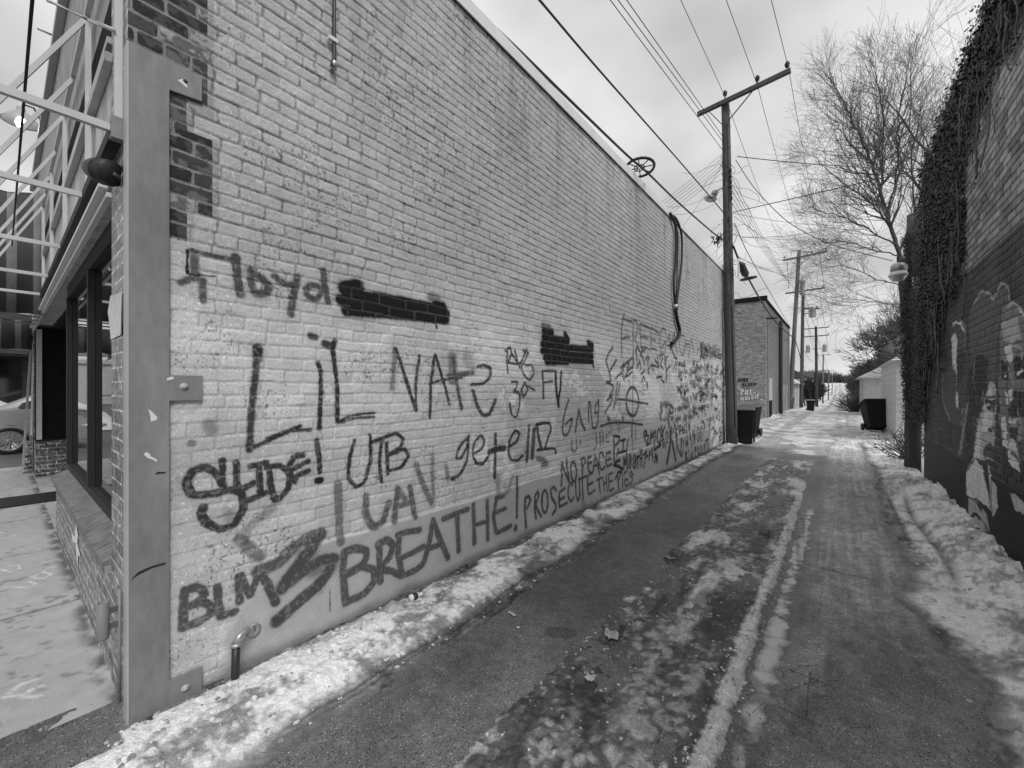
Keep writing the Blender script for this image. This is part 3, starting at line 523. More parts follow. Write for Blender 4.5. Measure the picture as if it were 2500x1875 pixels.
# coping, roof, back and end walls
m_ = MB(); m_.box(WX - .28, WX + .035, FY, WE + .02, WT + .002, WT + .075); m_.box(WX + .022, WX + .035, FY, WE + .02, WT - .055, WT + .002)
m_.build('coping', M['white'], bld)
m_ = MB(); m_.box(WX + .004, WX + .02, FY, WE, WT - .05, WT - .0)
m_.build('coping_painted_shade', M['darkpaint'], bld)  # dark strip under the coping lip, its colour stands in for shade
m_ = MB(); m_.box(WX - .25, WX - .06, FY + .4, WE - .003, -.1, WT); m_.box(-11.9, WX - .25, WE - .25, WE, -.1, WT); m_.box(-12.1, -11.9, 2.4, WE, -.1, WT)
m_.build('rear_wall', brickmat('rear_brick', .16, .22, .25, rot=RY), bld)
m_ = MB(); m_.box(-11.9, WX - .25, .62, WE - .25, 4.4, 4.6); m_.build('roof', M['shingle'], bld)
# ------------------------------------------------------------------ the ground
EX = 1.16                                               # face of the mural building on the right
def terrain(y):
    return np.interp(y, [-50, 36, 62, 95, 150, 225, 290, 350, 420, 700], [0, 0, -1.05, -1.95, -2.35, -2.0, 1.6, 5.7, 6.2, 6.2])
ys = [-.6]
while ys[-1] < 37: ys.append(ys[-1] + min(.13, max(.0075, .0011 * (ys[-1] + 1.2) ** 2)))
ys = np.array(ys); xs = np.arange(WX - .33, EX + .02, .0118)
Xg, Yg = np.meshgrid(xs, ys)
n1 = lambda f, s, o=4, g=.5: fbm(Xg * f, Yg * f, s, o, g)
jy = np.abs((Yg + .05 * (fbm(Xg * 3, Yg * 3, 401, 2) - .5) - .45 + 4.15 / 2) % 4.15 - 4.15 / 2)
joint = ss(.020, .006, jy) * (Yg < 20)
rut_p = np.exp(-((Xg + .33 - .02 * (Yg - 3) * .3) / .07) ** 2) * ss(8.2, 5.5, Yg) * ss(1.2, 2.0, Yg)
road_z = (n1(3, 402) - .5) * .012 + (n1(25, 403) - .5) * .004 - joint * .012 - .013 * rut_p + (n1(9, 412, 6, .72) - .5) * .030 * np.exp(-((Xg + .27) / .17) ** 2) * ss(8.2, 5.5, Yg)
rt = .158 + .07 * (n1(1.1, 404) - .5) + .03 * (n1(6, 405) - .5)
rt *= 1 - .5 * joint
# tread streaks along the right wheel track and at the edge of the left bank
stre = fbm(Xg * 55, Yg * .8, 406, 3); lug = fbm(Xg * 14, Yg * 26, 407, 2)
tr = ss(-.30, -.12, Xg) * ss(.52, .35, Xg) * ss(3.2, 4.4, Yg + .5 * (fbm(Xg * 4, Yg, 408, 2) - .5))
rt *= 1 + tr * (1.5 * (stre - .5) + 1.0 * (lug - .5)) + .75 * tr
tl = ss(5.5, 8, Yg) * ss(-2.2, -2.0, Xg) * ss(-1.0, -1.3, Xg); rt *= 1 + .55 * tl + tl * .7 * (fbm(Xg * 30, Yg * .6, 409, 3) - .5)
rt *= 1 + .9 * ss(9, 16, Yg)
spot = ((Xg + 1.43) * .95 + (Yg - 2.30) * .25) ** 2 / .010 + ((Yg - 2.30) * .9 - (Xg + 1.43) * .35) ** 2 / .0045
rt *= 1 - .45 * ss(1.25, .8, spot + .5 * (n1(18, 410) - .5))
wet = ss(.5, .62, n1(1.7, 411)) * .5 + ss(.25, -.45, Xg) * .2
rt *= 1 - .30 * wet
sl_p = ss(.52, .60, fbm(Xg * 6, Yg * 1.6, 413, 4)) * ss(-.30, -.22, Xg) * ss(.12, -.05, Xg) * ss(5.5, 4.5, Yg); rt = rt * (1 - sl_p) + .21 * sl_p
rt *= 1 + .38 * (fbm(Xg * 2.2, Yg * 1.4, 414, 5) - .5) * 2 + .30 * (n1(28, 415, 3) - .5) * 2
rdr = 1 - np.abs(fbm(Xg * 8, Yg * 3, 416, 5) * 2 - 1); rt *= 1 + .35 * ss(.72, .95, rdr) * ss(-.3, -.1, Xg) - .30 * ss(.60, .35, rdr) * .5
salt = ss(-.62, -.15, -np.abs(Xg + 2.0)) * .0
rr = .50 - .22 * wet - .25 * rut_p
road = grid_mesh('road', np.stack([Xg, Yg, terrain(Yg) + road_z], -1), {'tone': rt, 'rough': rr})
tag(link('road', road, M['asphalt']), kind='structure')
# snow and ice thickness
eL = -1.90 + .10 * (fbm(Yg * 1.1, Yg * 0, 420, 4) - .5) * 2 + .05 * (fbm(Yg * 9, Yg * 0 + 2, 421, 3) - .5) - .14 * ss(2.5, 5, Yg) - .12 * ss(5, 9, Yg) + .06 * ss(1.0, .2, Yg)
hL = np.interp(Yg, [-.6, .1, .35, .6, .95, 1.6, 2.5, 4, 8, 12, 14, 18], [.045, .045, .045, .045, .05, .05, .05, .045, .055, .07, .10, .06])
sL = ss(0, .42, eL + .03 - Xg + .10 * (n1(5, 428, 3) - .5)) ** 1.25
clump = 1 - np.abs(n1(7, 422) * 2 - 1); clump2 = 1 - np.abs(n1(21, 423, 3) * 2 - 1)
gap = ss(0, .055, Xg - WX - .03 - .10 * ss(.42, .62, fbm(Yg * 1.3, Yg * 0 + 9, 424, 3)) * ss(1.3, 2.2, Yg))
tL = sL * (.30 + .70 * ss(WX - .02, WX + .34, Xg + .12 * (n1(4, 418, 3) - .5)) * (Yg < 13.5)) * hL * (.38 + .50 * clump + .34 * clump2) * (gap * .93 + .07) + (n1(38, 425, 4) - .5) * .020 * np.sqrt(sL) + .006 * (n1(6, 429, 3) - .46) * (1 - sL)
tL = np.where(Xg < eL, tL, -.02)
tread = ss(.1, .0, np.abs(Xg - eL + .14)) * ss(.6, 1.1, Yg) * ss(4.5, 3, Yg)
tL += tread * .006 * np.sin((Xg - eL) * 150) - tread * .008
tL = np.where(Yg > 13.9, -.02, tL)
side = (Xg < WX + .0) & (Yg > FY - .02); tL = np.where((Xg < -2.58) & (Yg < .9) & (Yg > .1) , np.minimum(tL, tL * ss(-2.66, -2.56, Xg) - .01 * ss(-2.58, -2.66, Xg)), tL)
edgeS = -2.52 - .25 * ss(.25, -.4, Yg); tL = tL * ss(edgeS - .05, edgeS + .10, Xg + .05 * (n1(9, 427) - .5) + .5 * (Yg > .35)) - .012 * (Xg < edgeS) * (Yg < .35)
eR = .45 + .09 * (fbm(Yg * 1.0, Yg * 0 + 30, 430, 4) - .5) * 2 + .06 * (fbm(Yg * 8, Yg * 0 + 31, 431, 3) - .5) - .14 * np.exp(-((Yg - 4.35) / .35) ** 2) + .10 * np.exp(-((Yg - 3.2) / .5) ** 2)
sR = ss(0, .40, Xg - eR + .12 * (n1(4, 438, 3) - .5)) ** 1.1
hR = .05 + .11 * ss(.65, 1.16, Xg) * ss(11, 8, Yg)
rutR = np.exp(-((Xg - .735 + .03 * np.sin(Yg * 2)) / .035) ** 2) * ss(4.6, 5.0, Yg) * ss(8.6, 8, Yg) + .8 * np.exp(-((Xg - .56) / .03) ** 2) * ss(5.6, 6.2, Yg) * ss(8.6, 8, Yg)
tR = sR * hR * (.42 + .50 * clump + .34 * clump2) * (1 - .75 * rutR) + (n1(38, 432, 4) - .5) * .020 * np.sqrt(sR) + .006 * (n1(6, 439, 3) - .46) * (1 - sR)
tR = np.where(Xg > eR, tR, -.02)
farc = ss(7, 15, Yg)
covM = ss(-1.42, -1.22, Xg + .10 * (n1(2, 440) - .5)) * ss(-.38, -.47, Xg)
icen = fbm(Xg * 5, Yg * 2.2, 441, 4); icef = n1(24, 442, 3)
tM = covM * ((icen - .36 + .07 * farc) * .05 + (icef - .5) * .026) - (1 - covM) * .02
xr = -.455 + .025 * (fbm(Yg * 1.7, Yg * 0 + 50, 443, 3) - .5) * 2
ridge = np.exp(-((Xg - xr) / (.040 + .025 * (fbm(Yg * 3, Yg * 0, 444, 2)))) ** 2) * ss(8.6, 6.5, Yg)
rn = .62 + .38 * ss(.34, .50, fbm(Yg * 4, Yg * 0 + 60, 445, 3))
tM = np.maximum(tM, (ridge * rn * (.45 + .75 * clump2) + .35 * (n1(30, 448, 3) - .5) * ridge - .36) * .030)
lug2 = np.sin(Yg * 150) * ss(.02, .0, np.abs(Xg - xr - .055)) ; tM += lug2 * .006 * ridge
# beyond the first houses the lane is mostly packed snow between two tracks
trk = np.exp(-((Xg + 1.72) / .26) ** 2) + np.exp(-((Xg - .12) / .30) ** 2)
pack = fbm(Xg * 2.2, Yg * 1.1, 446, 4); tP = (ss(7.5, 19, Yg) * 1.1 + pack * .9 - 1.12 - trk * .52) * .06 + (n1(12, 447, 2) - .5) * .010
mid = ss(-1.2, -.9, Xg) * ss(.0, -.3, Xg); tP += mid * .018 * ss(6, 11, Yg)
def tonesnow(lo, hi, s, w=0):
    lo *= .70; hi *= 1.02; w -= .04
    f = .55 * n1(4.5, s) + .30 * n1(17, s + 1, 3) + .15 * n1(60, s + 2, 2)
    return lo + (hi - lo) * ss(.40, .56, f + w)
base_z = terrain(Yg) + road_z
def snowobj(name, t, tone, msk, m, label=None, kind='stuff'):
    t = t + (n1(70, 499, 2) - .5) * .007 * (t > .004) * (Yg < 9)
    z = base_z + t
    ok = (t > -.004) & msk; k = ok[:-1, :-1] | ok[1:, :-1] | ok[1:, 1:] | ok[:-1, 1:]
    k &= (msk[:-1, :-1] & msk[1:, 1:])
    me = grid_mesh(name, np.stack([Xg, Yg, np.maximum(z, base_z - .006)], -1), {'tone': tone}, keep=k, smooth=False)
    return tag(link(name, me, M[m]), label, 'snow' if label else None, kind=kind)
toneL = tonesnow(.40, .82, 450, .05) * (.35 + .65 * ss(.0, .022, tL)) * (1 - .45 * tread) * (1 - .35 * ss(.012, .0, tL)) * (1 - .25 * ss(.12, 0, eL - Xg))
toneL *= 1 - .45 * ss(.60, .68, fbm(Xg * 7, Yg * 3.5, 453, 4)) * ss(1.2, 2.5, Yg)
debris = ss(WX + .20, WX + .05, Xg) * ss(1.2, 1.8, Yg) * ss(.42, .55, fbm(Yg * 1.3, Yg * 0 + 9, 424, 3)); toneL *= 1 - .6 * debris
snowobj('snow_bank', tL, toneL, (Xg < -1.9), 'snow', 'lumpy snow bank ploughed against the foot of the painted wall')
toneR = tonesnow(.60, .90, 460, .085) * (.40 + .60 * ss(.0, .020, tR)) * (1 - .5 * rutR) * (1 - .25 * ss(.01, .0, tR))
toneR *= 1 - .30 * ss(.52, .60, fbm(Xg * 4, Yg * 2.2, 463, 4)) * ss(7, 9, Yg)
rdR = 1 - np.abs(fbm(Xg * 10, Yg * 6, 464, 5, .6) * 2 - 1); toneR *= 1 - .50 * ss(.80, .93, rdR) * ss(.4, .6, n1(2.5, 465))
rdL = 1 - np.abs(fbm(Xg * 10, Yg * 6, 466, 5, .6) * 2 - 1); toneL *= 1 - .50 * ss(.80, .93, rdL) * ss(.4, .6, n1(2.5, 467))
snowobj('snow_bank', tR, toneR, (Xg > .25), 'snow', 'trampled snow bank sloping up to the foot of the dark mural wall')
f1 = fbm(Xg * 6, Yg * 2.5, 470, 5); f2 = n1(30, 471, 3)
rdg = 1 - np.abs(fbm(Xg * 9, Yg * 5, 474, 4) * 2 - 1)
toneM = (.10 + .29 * ss(.44, .58, f1 * .6 + f2 * .4)) * (1 - .55 * ss(.84, .95, rdg)) + .30 * ss(.57, .66, f1) * ss(2.0, 3.0, Yg)
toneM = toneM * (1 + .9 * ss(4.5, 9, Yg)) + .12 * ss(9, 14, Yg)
wr = ss(.25, .6, ridge * rn + .45 * (f2 - .5)); toneM = toneM * (1 - wr) + wr * (.60 + .15 * f2)
stain = ss(.52, .60, fbm(Xg * 3, Yg * 1.6, 473, 4)); toneM *= 1 - .45 * stain * (1 - wr)
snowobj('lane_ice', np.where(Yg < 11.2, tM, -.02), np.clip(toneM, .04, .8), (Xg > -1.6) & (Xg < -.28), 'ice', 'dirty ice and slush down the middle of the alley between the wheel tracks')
toneP = .34 + .36 * ss(.42, .60, fbm(Xg * 3, Yg * 2.4, 480, 4)); toneP *= 1 - .3 * ss(.3, .9, trk)
snowobj('packed_snow', tP, toneP, (Yg > 7.0), 'ice', 'thin patches of packed snow over the farther part of the alley')
# melt water lying in the rut beside the ridge
wxs = np.linspace(-.46, -.12, 50); wys = np.linspace(1.6, 7.4, 500); WXg, WYg = np.meshgrid(wxs, wys)
Xs_, Ys_ = Xg, Yg
j0, j1 = np.searchsorted(xs, (-.50, -.02)); i0, i1 = np.searchsorted(ys, (1.3, 7.6)); sl2 = (slice(i0, i1), slice(j0, j1)); dp_ = -.0085 - road_z[sl2]
pt_ = .13 + .33 * ss(.0, .007, dp_ + .006 * (fbm(Xg[sl2] * 14, Yg[sl2] * 9, 540, 3) - .5))  # pale base colour stands in for reflected sky; shallow edges keep road tone
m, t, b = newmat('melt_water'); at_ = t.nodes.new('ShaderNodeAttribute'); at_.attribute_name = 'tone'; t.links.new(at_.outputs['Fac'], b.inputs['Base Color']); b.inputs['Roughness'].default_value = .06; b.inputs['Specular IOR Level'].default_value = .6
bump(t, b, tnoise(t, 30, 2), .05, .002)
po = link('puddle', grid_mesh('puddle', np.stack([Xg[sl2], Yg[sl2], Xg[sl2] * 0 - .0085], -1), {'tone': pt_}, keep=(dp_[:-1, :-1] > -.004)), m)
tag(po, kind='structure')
# wide snow-covered ground that reaches the horizon, yards included
gx = np.concatenate([-np.geomspace(160, 3.02, 60), np.linspace(-2.9, 1.1, 12), np.geomspace(1.2, 160, 60)]); gy = np.concatenate([np.arange(.9, 36, .35), np.geomspace(36, 900, 220)])
GX, GY = np.meshgrid(gx, gy)
inl = ss(.25, 0, np.maximum(WX - GX, GX - EX))
gz = terrain(GY) - .03 + .05 * (fbm(GX * .9, GY * .9, 490, 4) - .3) * (1 - inl) * (GY > 13.5) - .05 * inl * (GY < 36.6) + .035 * (GY > 36.8)
gz += .16 * np.exp(-((GX + 2.9) / .35) ** 2) * (.4 + fbm(GX * 2, GY * 1.2, 491, 3)) * (GY > 13.8) + .14 * np.exp(-((GX - 1.35) / .35) ** 2) * (.4 + fbm(GX * 2, GY * 1.2, 492, 3)) * (GY > 11.4)
trk = np.exp(-((GX + 1.72) / .3) ** 2) + np.exp(-((GX - .12) / .3) ** 2)
gt = (.44 + .3 * ss(.4, .6, fbm(GX * .8, GY * .5, 493, 4))) * (1 - .42 * np.clip(trk, 0, 1)) * (1 - .25 * inl * ss(.45, .6, fbm(GX * 1.5, GY * .35, 494, 3)))
me = grid_mesh('snowy_ground', np.stack([GX, GY, gz], -1), {'tone': gt})
tag(link('snowy_ground', me, M['snow']), kind='structure')
# cross street beyond the storefronts, and the street behind the camera
pm = MB(); pm.add([(-160, -160, -.06), (160, -160, -.06), (160, 1.2, -.06), (-160, 1.2, -.06)], [(0, 1, 2, 3)])
tag(pm.build('street', mat('street_asphalt', .12, .7, .4, .8, .5, .004, fine=.2)), kind='structure')
# pavement in front of the shops: slabs with open joints
def slabs(name, x0, x1, y0, y1, jx, jyy, parent=None):
    n = int((x1 - x0) / .02); k = int((y1 - y0) / .012); X = np.linspace(x0, x1, n); Y = np.linspace(y0, y1, k); A, B = np.meshgrid(X, Y)
    j = np.zeros(A.shape)
    for q in jx: j = np.maximum(j, ss(.016, .005, np.abs(A - q + .015 * (fbm(B * 4, B * 0, 501, 3) - .5))))
    for q in jyy: j = np.maximum(j, ss(.012, .004, np.abs(B - q)))
    pits = ss(.62, .72, fbm(A * 22, B * 22, 502, 2)) * ss(.5, .6, fbm(A * 3, B * 3, 503, 3))
    t = .40 + .09 * (fbm(A * 2, B * 2, 504, 4) - .5) - .15 * pits; t *= 1 - .75 * j
    foot = ss(FY - .09, FY - .01, B) * ss(.3, .6, fbm(A * 7, B * 12, 505, 3)); t *= 1 - .7 * foot * (B < FY + .01)
    return np.stack([A, B, .0 - .014 * j - .003 * pits + .004 * (fbm(A * 2, B * 2, 506, 3) - .5) - 0], -1), t, A, B
Pq, t, A, B = slabs('pavement', -13.2, -2.90, -1.4, 1.75, (-4.54, -6.2, -7.85, -9.5, -11.2), (-.55,))
# chalk marks
cp = Paint(B[:, 0], A[0, :]) if False else None
def chalk(t, pts, w, k):
    for p, q in zip(pts[:-1], pts[1:]):
        dy, dz = q[0] - p[0], q[1] - p[1]; l = dy * dy + dz * dz + 1e-9
        s_ = np.clip(((A - p[0]) * dy + (B - p[1]) * dz) / l, 0, 1); d = np.hypot(A - p[0] - s_ * dy, B - p[1] - s_ * dz)
        c_ = k * ss(w, w * .3, d) * ss(.35, .6, fbm(A * 60, B * 60, 510, 2) + .12); t = t * (1 - c_) + .78 * c_
    return t
for pts in ([(0, 500), (60, 515), (115, 495), (110, 475), (50, 480)], [(180, 550), (250, 555), (300, 530), (250, 515), (190, 545)], [(0, 610), (60, 595)], [(80, 605), (150, 605), (210, 585), (170, 572)], [(0, 285), (20, 290)], [(270, 500), (330, 482)]):
    t = chalk(t, [tuple(onZ(a * .4189, 1180 + b_ * .4189)[:2]) for a, b_ in pts], .012, .7)
for pts in ([(30, 1240), (120, 1170), (215, 1140)], [(130, 1240), (180, 1205), (240, 1180)], [(150, 1245), (250, 1240)], [(20, 1245), (120, 1235)]):
    t = chalk(t, [tuple(onZ(a * .4189, 1180 + b_ * .4189)[:2]) for a, b_ in pts], .018, .55)
tag(link('pavement', grid_mesh('pavement', Pq, {'tone': t}), M['walk']), kind='structure')
X = np.arange(-2.895, -2.20, .01); Y = np.arange(-1.0, FY + .4, .01); A, B = np.meshgrid(X, Y)
pt = .085 + .06 * (fbm(A * 5, B * 5, 520, 4) - .5) + .10 * ss(.62, .7, fbm(A * 30, B * 30, 521, 2))
me = grid_mesh('apron', np.stack([A, B, -.004 + .02 * (fbm(A * 4, B * 4, 522, 4) - .5)], -1), {'tone': pt, 'rough': pt * 0 + .6})
tag(link('apron', me, M['asphalt']), kind='structure')
# ------------------------------------------------------------------ steel corner guard on the building's corner
g = empty('corner_guard', (WX, FY, 0)); tag(g, 'tall grey steel guard with bolted tabs wrapped round the corner of the painted building', 'corner guard', )
def flat(mb, pts, x0, x1):           # plate parallel to the alley wall, outline in (y, z)
    n = len(pts); v = [(x1, y, z) for y, z in pts] + [(x0, y, z) for y, z in pts]
    mb.add(v, [tuple(range(n)), tuple(reversed(range(n, 2 * n)))] + [(i, n + i, n + (i + 1) % n, (i + 1) % n) for i in range(n)])
mb = MB(); y0, y1, y2 = .3855, .536, .672
# outward = +X
outl = [(y0, -.03), (y2, -.03), (y2, .125), (y1, .125), (y1, 1.54), (y2, 1.54), (y2, 1.672), (y1, 1.672), (y1, 3.115), (y2, 3.13), (y2, 3.262), (y0, 3.262)]
flat(mb, outl, WX + .012, WX + .022)
mb.build('face_plate', M['steel'], g, .002)
mb = MB(); mb.box(WX - .062, WX + .0215, .3765, .385, -.03, 3.2615); mb.build('return_plate', M['steel_edge'], g, .0015)
for (y, z) in ((.60, 3.195), (.595, 1.612), (.60, .05)):
    if z != 3.195:
        mb = MB(); mb.lathe([(.020, 0), (.020, .003), (.011, .003), (.011, .010), (.004, .012)], (WX + .022, y, z), 12, (1, 0, 0)); mb.build('bolt', M['steel_edge'], g)
    else:
        mb = MB(); mb.lathe([(.010, 0), (.010, .0006), (.001, .0006)], (WX + .0226, y, z), 12, (1, 0, 0)); mb.build('bolt_hole', M['black'], g)
def flake(pts, name='bare_patch', m='chip', parent=g):
    mb = MB(); v = [onX(u, v_, WX + .0228) for u, v_ in pts]; n = len(v); mb.add([tuple(p) for p in v], [tuple(reversed(range(n)))]); return mb.build(name, M[m], parent)
flake([(362, 998), (372, 1006), (384, 1018), (383, 1025), (368, 1029), (367, 1015)]); flake([(351, 1110), (356, 1103), (366, 1108), (368, 1114), (376, 1118), (385, 1124), (381, 1127), (372, 1122), (360, 1118)])
flake([(407, 924), (416, 920), (425, 920), (424, 925), (414, 928), (407, 929)]); flake([(433, 195), (446, 192), (459, 212), (455, 214), (444, 204)])
flake([(318, 1417), (340, 1403), (370, 1388), (404, 1378), (404, 1373), (370, 1382), (338, 1396)], 'spray_mark', 'dmetal')
flake([(378, 1160), (384, 1152), (406, 1152), (402, 1156), (388, 1157)], 'spray_mark', 'dmetal')

# ------------------------------------------------------------------ storefront of the painted building
gb = brickmat('glazed_brick', .045, .17, .36, .218, .0745, .013, rot=RY, rough=.3); gbx = brickmat('glazed_brick_side', .045, .17, .36, .218, .0745, .013, rot=RX, rough=.35)
# give each brick of the pilaster a mottled glaze
for mm in (gb, gbx):
    t = mm.node_tree; b = [n for n in t.nodes if n.type == 'BSDF_PRINCIPLED'][0]; src = b.inputs['Base Color'].links[0].from_socket
    col = mth(t, 'MULTIPLY', src, remap(t, tnoise(t, 24, 3, .6, dist=1), .42, .58, .45, 2.3)); t.links.new(col, b.inputs['Base Color'])
mb = MB(); mb.box(-3.13, WX - .001, FY, FY + .006, -.1, WT - .002); mb.box(-3.129, WX - .03, FY + .0065, .62, -.1, WT - .003); mb.build('pilaster', gb, bld)
mb = MB(); mb.box(-6.72, -3.131, FY + .001, .47, -.1, .66); mb.build('sill_wall', gb, bld)
mb = MB()
for i in range(52):      # rowlock sill of sloping bricks
    x = -3.135 - i * .069
    mb.add([(x, FY - .035, .655), (x - .060, FY - .035, .655), (x - .060, .472, .705), (x, .472, .705), (x, FY - .035, .60), (x - .060, FY - .035, .60), (x - .060, .472, .655), (x, .472, .655)],
           [(0, 3, 2, 1), (4, 5, 6, 7), (0, 1, 5, 4), (1, 2, 6, 5), (2, 3, 7, 6), (3, 0, 4, 7)])
mb.build('sill', mat('sill_brick', .16, .5, .5, 12, .4, .002), bld)
mb = MB(); mb.box(-6.72, -3.13, FY - .028, .47, .59, .632); mb.build('sill_mortar', mat('grey_mortar', .28, .9, .15, 8), bld)
mb = MB(); mb.box(-3.128, WX - .0, FY - .0, FY + .1, 3.0, 3.0 + .001)
wf = MB()
wf.box(-6.80, -3.131, .474, .60, .70, .765); wf.box(-6.80, -3.131, .474, .60, 2.62, 2.76)
for x in (-6.80, -5.05, -3.20): wf.box(x, x + .06, .466, .509, .765, 2.62); wf.box(x - .012, x + .072, .492, .5085, .7655, 2.6195)
wo = wf.build('window_frame', M['frame'], bld)
mb = MB()
for x0, x1 in ((-6.74, -5.05), (-4.99, -3.20)): mb.box(x0 - .03, x1 + .03, .510, .516, .766, 2.619)
mb.build('window_pane', M['glass'], bld)
mb = MB(); mb.box(-6.74, -3.14, 1.6, 1.65, .0, 2.75); mb.box(-6.74, -3.14, .61, 1.6, 2.77, 2.8); mb.box(-3.14, -3.1, .62, 1.6, 0, 2.76); mb.box(-6.74, -3.14, .61, 1.6, .3, .34)
mb.build('shop_interior', M['void'], bld)
mb = MB(); mb.lathe([(.018, 0), (.018, .008), (.012, .01), (.012, .03)], (-5.02, .466, 1.29), 10, (0, -1, 0)); mb.build('window_lock', M['metal'], bld)
# upper facade
mb = MB(); mb.box(-11.4, -3.131, FY + .012, .60, 3.83, WT + .14); mb.build('upper_panel', M['fascia'], bld)
mb = MB(); mb.box(-11.4, -3.131, FY + .010, .60, 3.43, 3.83); mb.build('dark_band', M['darkpaint'], bld)
mb = MB(); mb.box(-11.4, -3.131, FY + .011, .60, 2.762, 3.43); mb.build('lower_panel', mat('pale_plywood', .48, .8, .5, 3.4, .5, .003, stretch=(3.5, 3.5, .7), fine=.12), bld)
mb = MB(); mb.box(-11.4, -3.131, FY - .03, FY + .008, 3.40, 3.45); mb.box(-11.4, -3.131, FY - .018, FY + .008, 3.50, 3.535); mb.box(-11.4, -3.131, FY - .05, FY + .008, WT + .08, WT + .16)
mb.build('moulding', M['metal'], bld)
mb = MB(); mb.box(-11.4, -3.131, FY - .012, FY + .0105, 2.762, 2.80); mb.box(-11.4, -3.131, FY - .05, FY - .016, 2.70, 2.722); mb.box(-11.4, -3.131, FY - .02, FY + .006, 2.655, 2.68)
mb.build('awning_track', M['white'], bld)
# alcove of the entrance beyond the window
mb = MB(); mb.box(-11.3, -6.80, 1.62, 1.66, 0, 2.7); mb.box(-11.3, -6.80, .61, 1.62, 2.70, 2.74); mb.box(-6.84, -6.81, .60, 1.6, 0, 2.7); mb.build('entrance_recess', M['void'], bld)
mb = MB(); mb.box(-12.2, -11.3, .40, 1.66, -.05, .655); pb = mb.build('entrance_pier', gbx, bld)
mb = MB(); mb.box(-12.2, -11.306, .41, 1.66, .68, 2.72); mb.build('display_panel', M['darkpaint'], bld)
mb = MB(); mb.box(-12.2, -11.29, .40, 1.66, .655, .682); mb.build('pier_cap', M['frame'], bld)
mb = MB(); mb.box(-11.31, -11.27, .41, .475, .69, 2.68); mb.build('white_post', M['white'], bld)
mb = MB(); mb.box(-12.6, -11.9, .40, 2.4, -.05, WT); mb.build('street_wall', gbx, bld)
mb = MB(); mb.box(-12.9, -12.62, .30, .52, 0, .55); mb.build('low_pier', gbx, bld)
mb = MB(); mb.box(-9.5, -8.75, -.60, 1.2, .004, .018); mt = mb.build('door_mat', M['black']); tag(mt, 'black rubber mat lying across the pavement at the shop entrance', 'mat')
# board leaning beside the entrance
a = onZ(50, 1160, .01); mb = MB(); mb.bar((-12.15, .27, .01), (-12.35, .385, 2.65), .14, .03, Vector((0, 1, 0)))
tag(mb.build('leaning_board', M['wood']), 'long weathered board leaning against the far end of the shop front', 'board')
mb = MB(); mb.bar((-12.05, .37, .72), (-12.12, .395, 2.1), .10, .02, Vector((0, 1, 0))); tag(mb.build('white_panel', M['white']), 'narrow white tiled panel standing behind the leaning board', 'panel')
# torn paper on the pilaster
mb = MB(); P4 = [(272, 722), (283, 716), (300, 712), (300, 818), (286, 823), (275, 829), (271, 800), (268, 762)]
fr = [onY(u, v, FY - .004) + Vector((0, -.004 * (i % 2), 0)) for i, (u, v) in enumerate(P4)]; mb.add([tuple(p) for p in fr], [tuple(range(8))]); mb.add([(p.x, p.y - .004, p.z) for p in fr], [tuple(reversed(range(8)))])
tag(mb.build('torn_poster', mat('old_paper', .62, .8, .2, 8, .6, .004)), 'torn sheet of pale paper pasted on the brick pilaster', 'poster')
# white paint splash on the sill wall and tiles
mb = MB()
for poly in ([(440, 230), (455, 300), (450, 350), (470, 430), (455, 420), (452, 500), (445, 420), (440, 350), (425, 340), (415, 290), (436, 310)],):
    v = [onY(a * .4189, 1180 + b_ * .4189, FY - .003) for a, b_ in poly]; mb.add([tuple(p) for p in v], [tuple(range(len(v)))])
mb.build('paint_splash', M['white'], bld)
# bare awning frame
fr = empty('awning_frame', (-5.5, FY, 2.87)); tag(fr, 'bare pale metal awning frame of square tubes bolted over the shop windows', 'awning frame')
Z0, Z1, AY = 2.87, 4.05, -.215
tX = (-2.77, -3.87, -5.42, -6.93, -8.35)
for x in tX:
    mb = MB(); mb.bar((x, FY - .02, Z0), (x, AY, Z0), .028, .034); mb.build('bottom_arm', M['awnbar'], fr)
    mb = MB(); mb.bar((x + .001, FY - .021, Z0 + .021), (x + .001, FY - .021, Z1 - .018), .028, .028); mb.build('upright', M['awnbar'], fr)
for x in (-2.77, -3.87, -4.72, -5.42, -6.3, -7.1, -7.75, -8.35):
    mb = MB(); mb.bar((x - .001, FY - .024, Z1), (x - .001, AY + .01, Z0 + .022), .025, .025); mb.build('rib', M['awnbar'], fr)
mb = MB(); mb.bar((-2.75, FY - .0245, Z1 + .02), (-8.4, FY - .0245, Z1 + .02), .028, .028); mb.build('top_rail', M['awnbar'], fr)
mb = MB(); mb.bar((-2.752, FY - .0255, Z0 - .005), (-8.42, FY - .0255, Z0 - .005), .05, .06); mb.build('bottom_rail', M['frame'], fr)
mb = MB(); mb.bar((-2.752, AY - .019, Z0), (-8.42, AY - .019, Z0), .035, .035); mb.build('front_rail', M['awnbar'], fr)
mb = MB(); mb.tube([(-2.75, .097, 3.47), (-8.4, .097, 3.47)], .007, 8); mb.build('roller_rod', M['frame'], fr)
mb = MB(); mb.tube([W(276, 73, 1.98), W(217, 48, 2.30), W(116, 0, 2.12)], .010, 8); mb.build('stay_rod', M['awnbar'], fr)
mb = MB(); mb.box(-2.79, -2.74, FY - .05, FY - .004, Z0 - .05, Z0 + .055); mb.build('wall_bracket', M['steel'], fr)
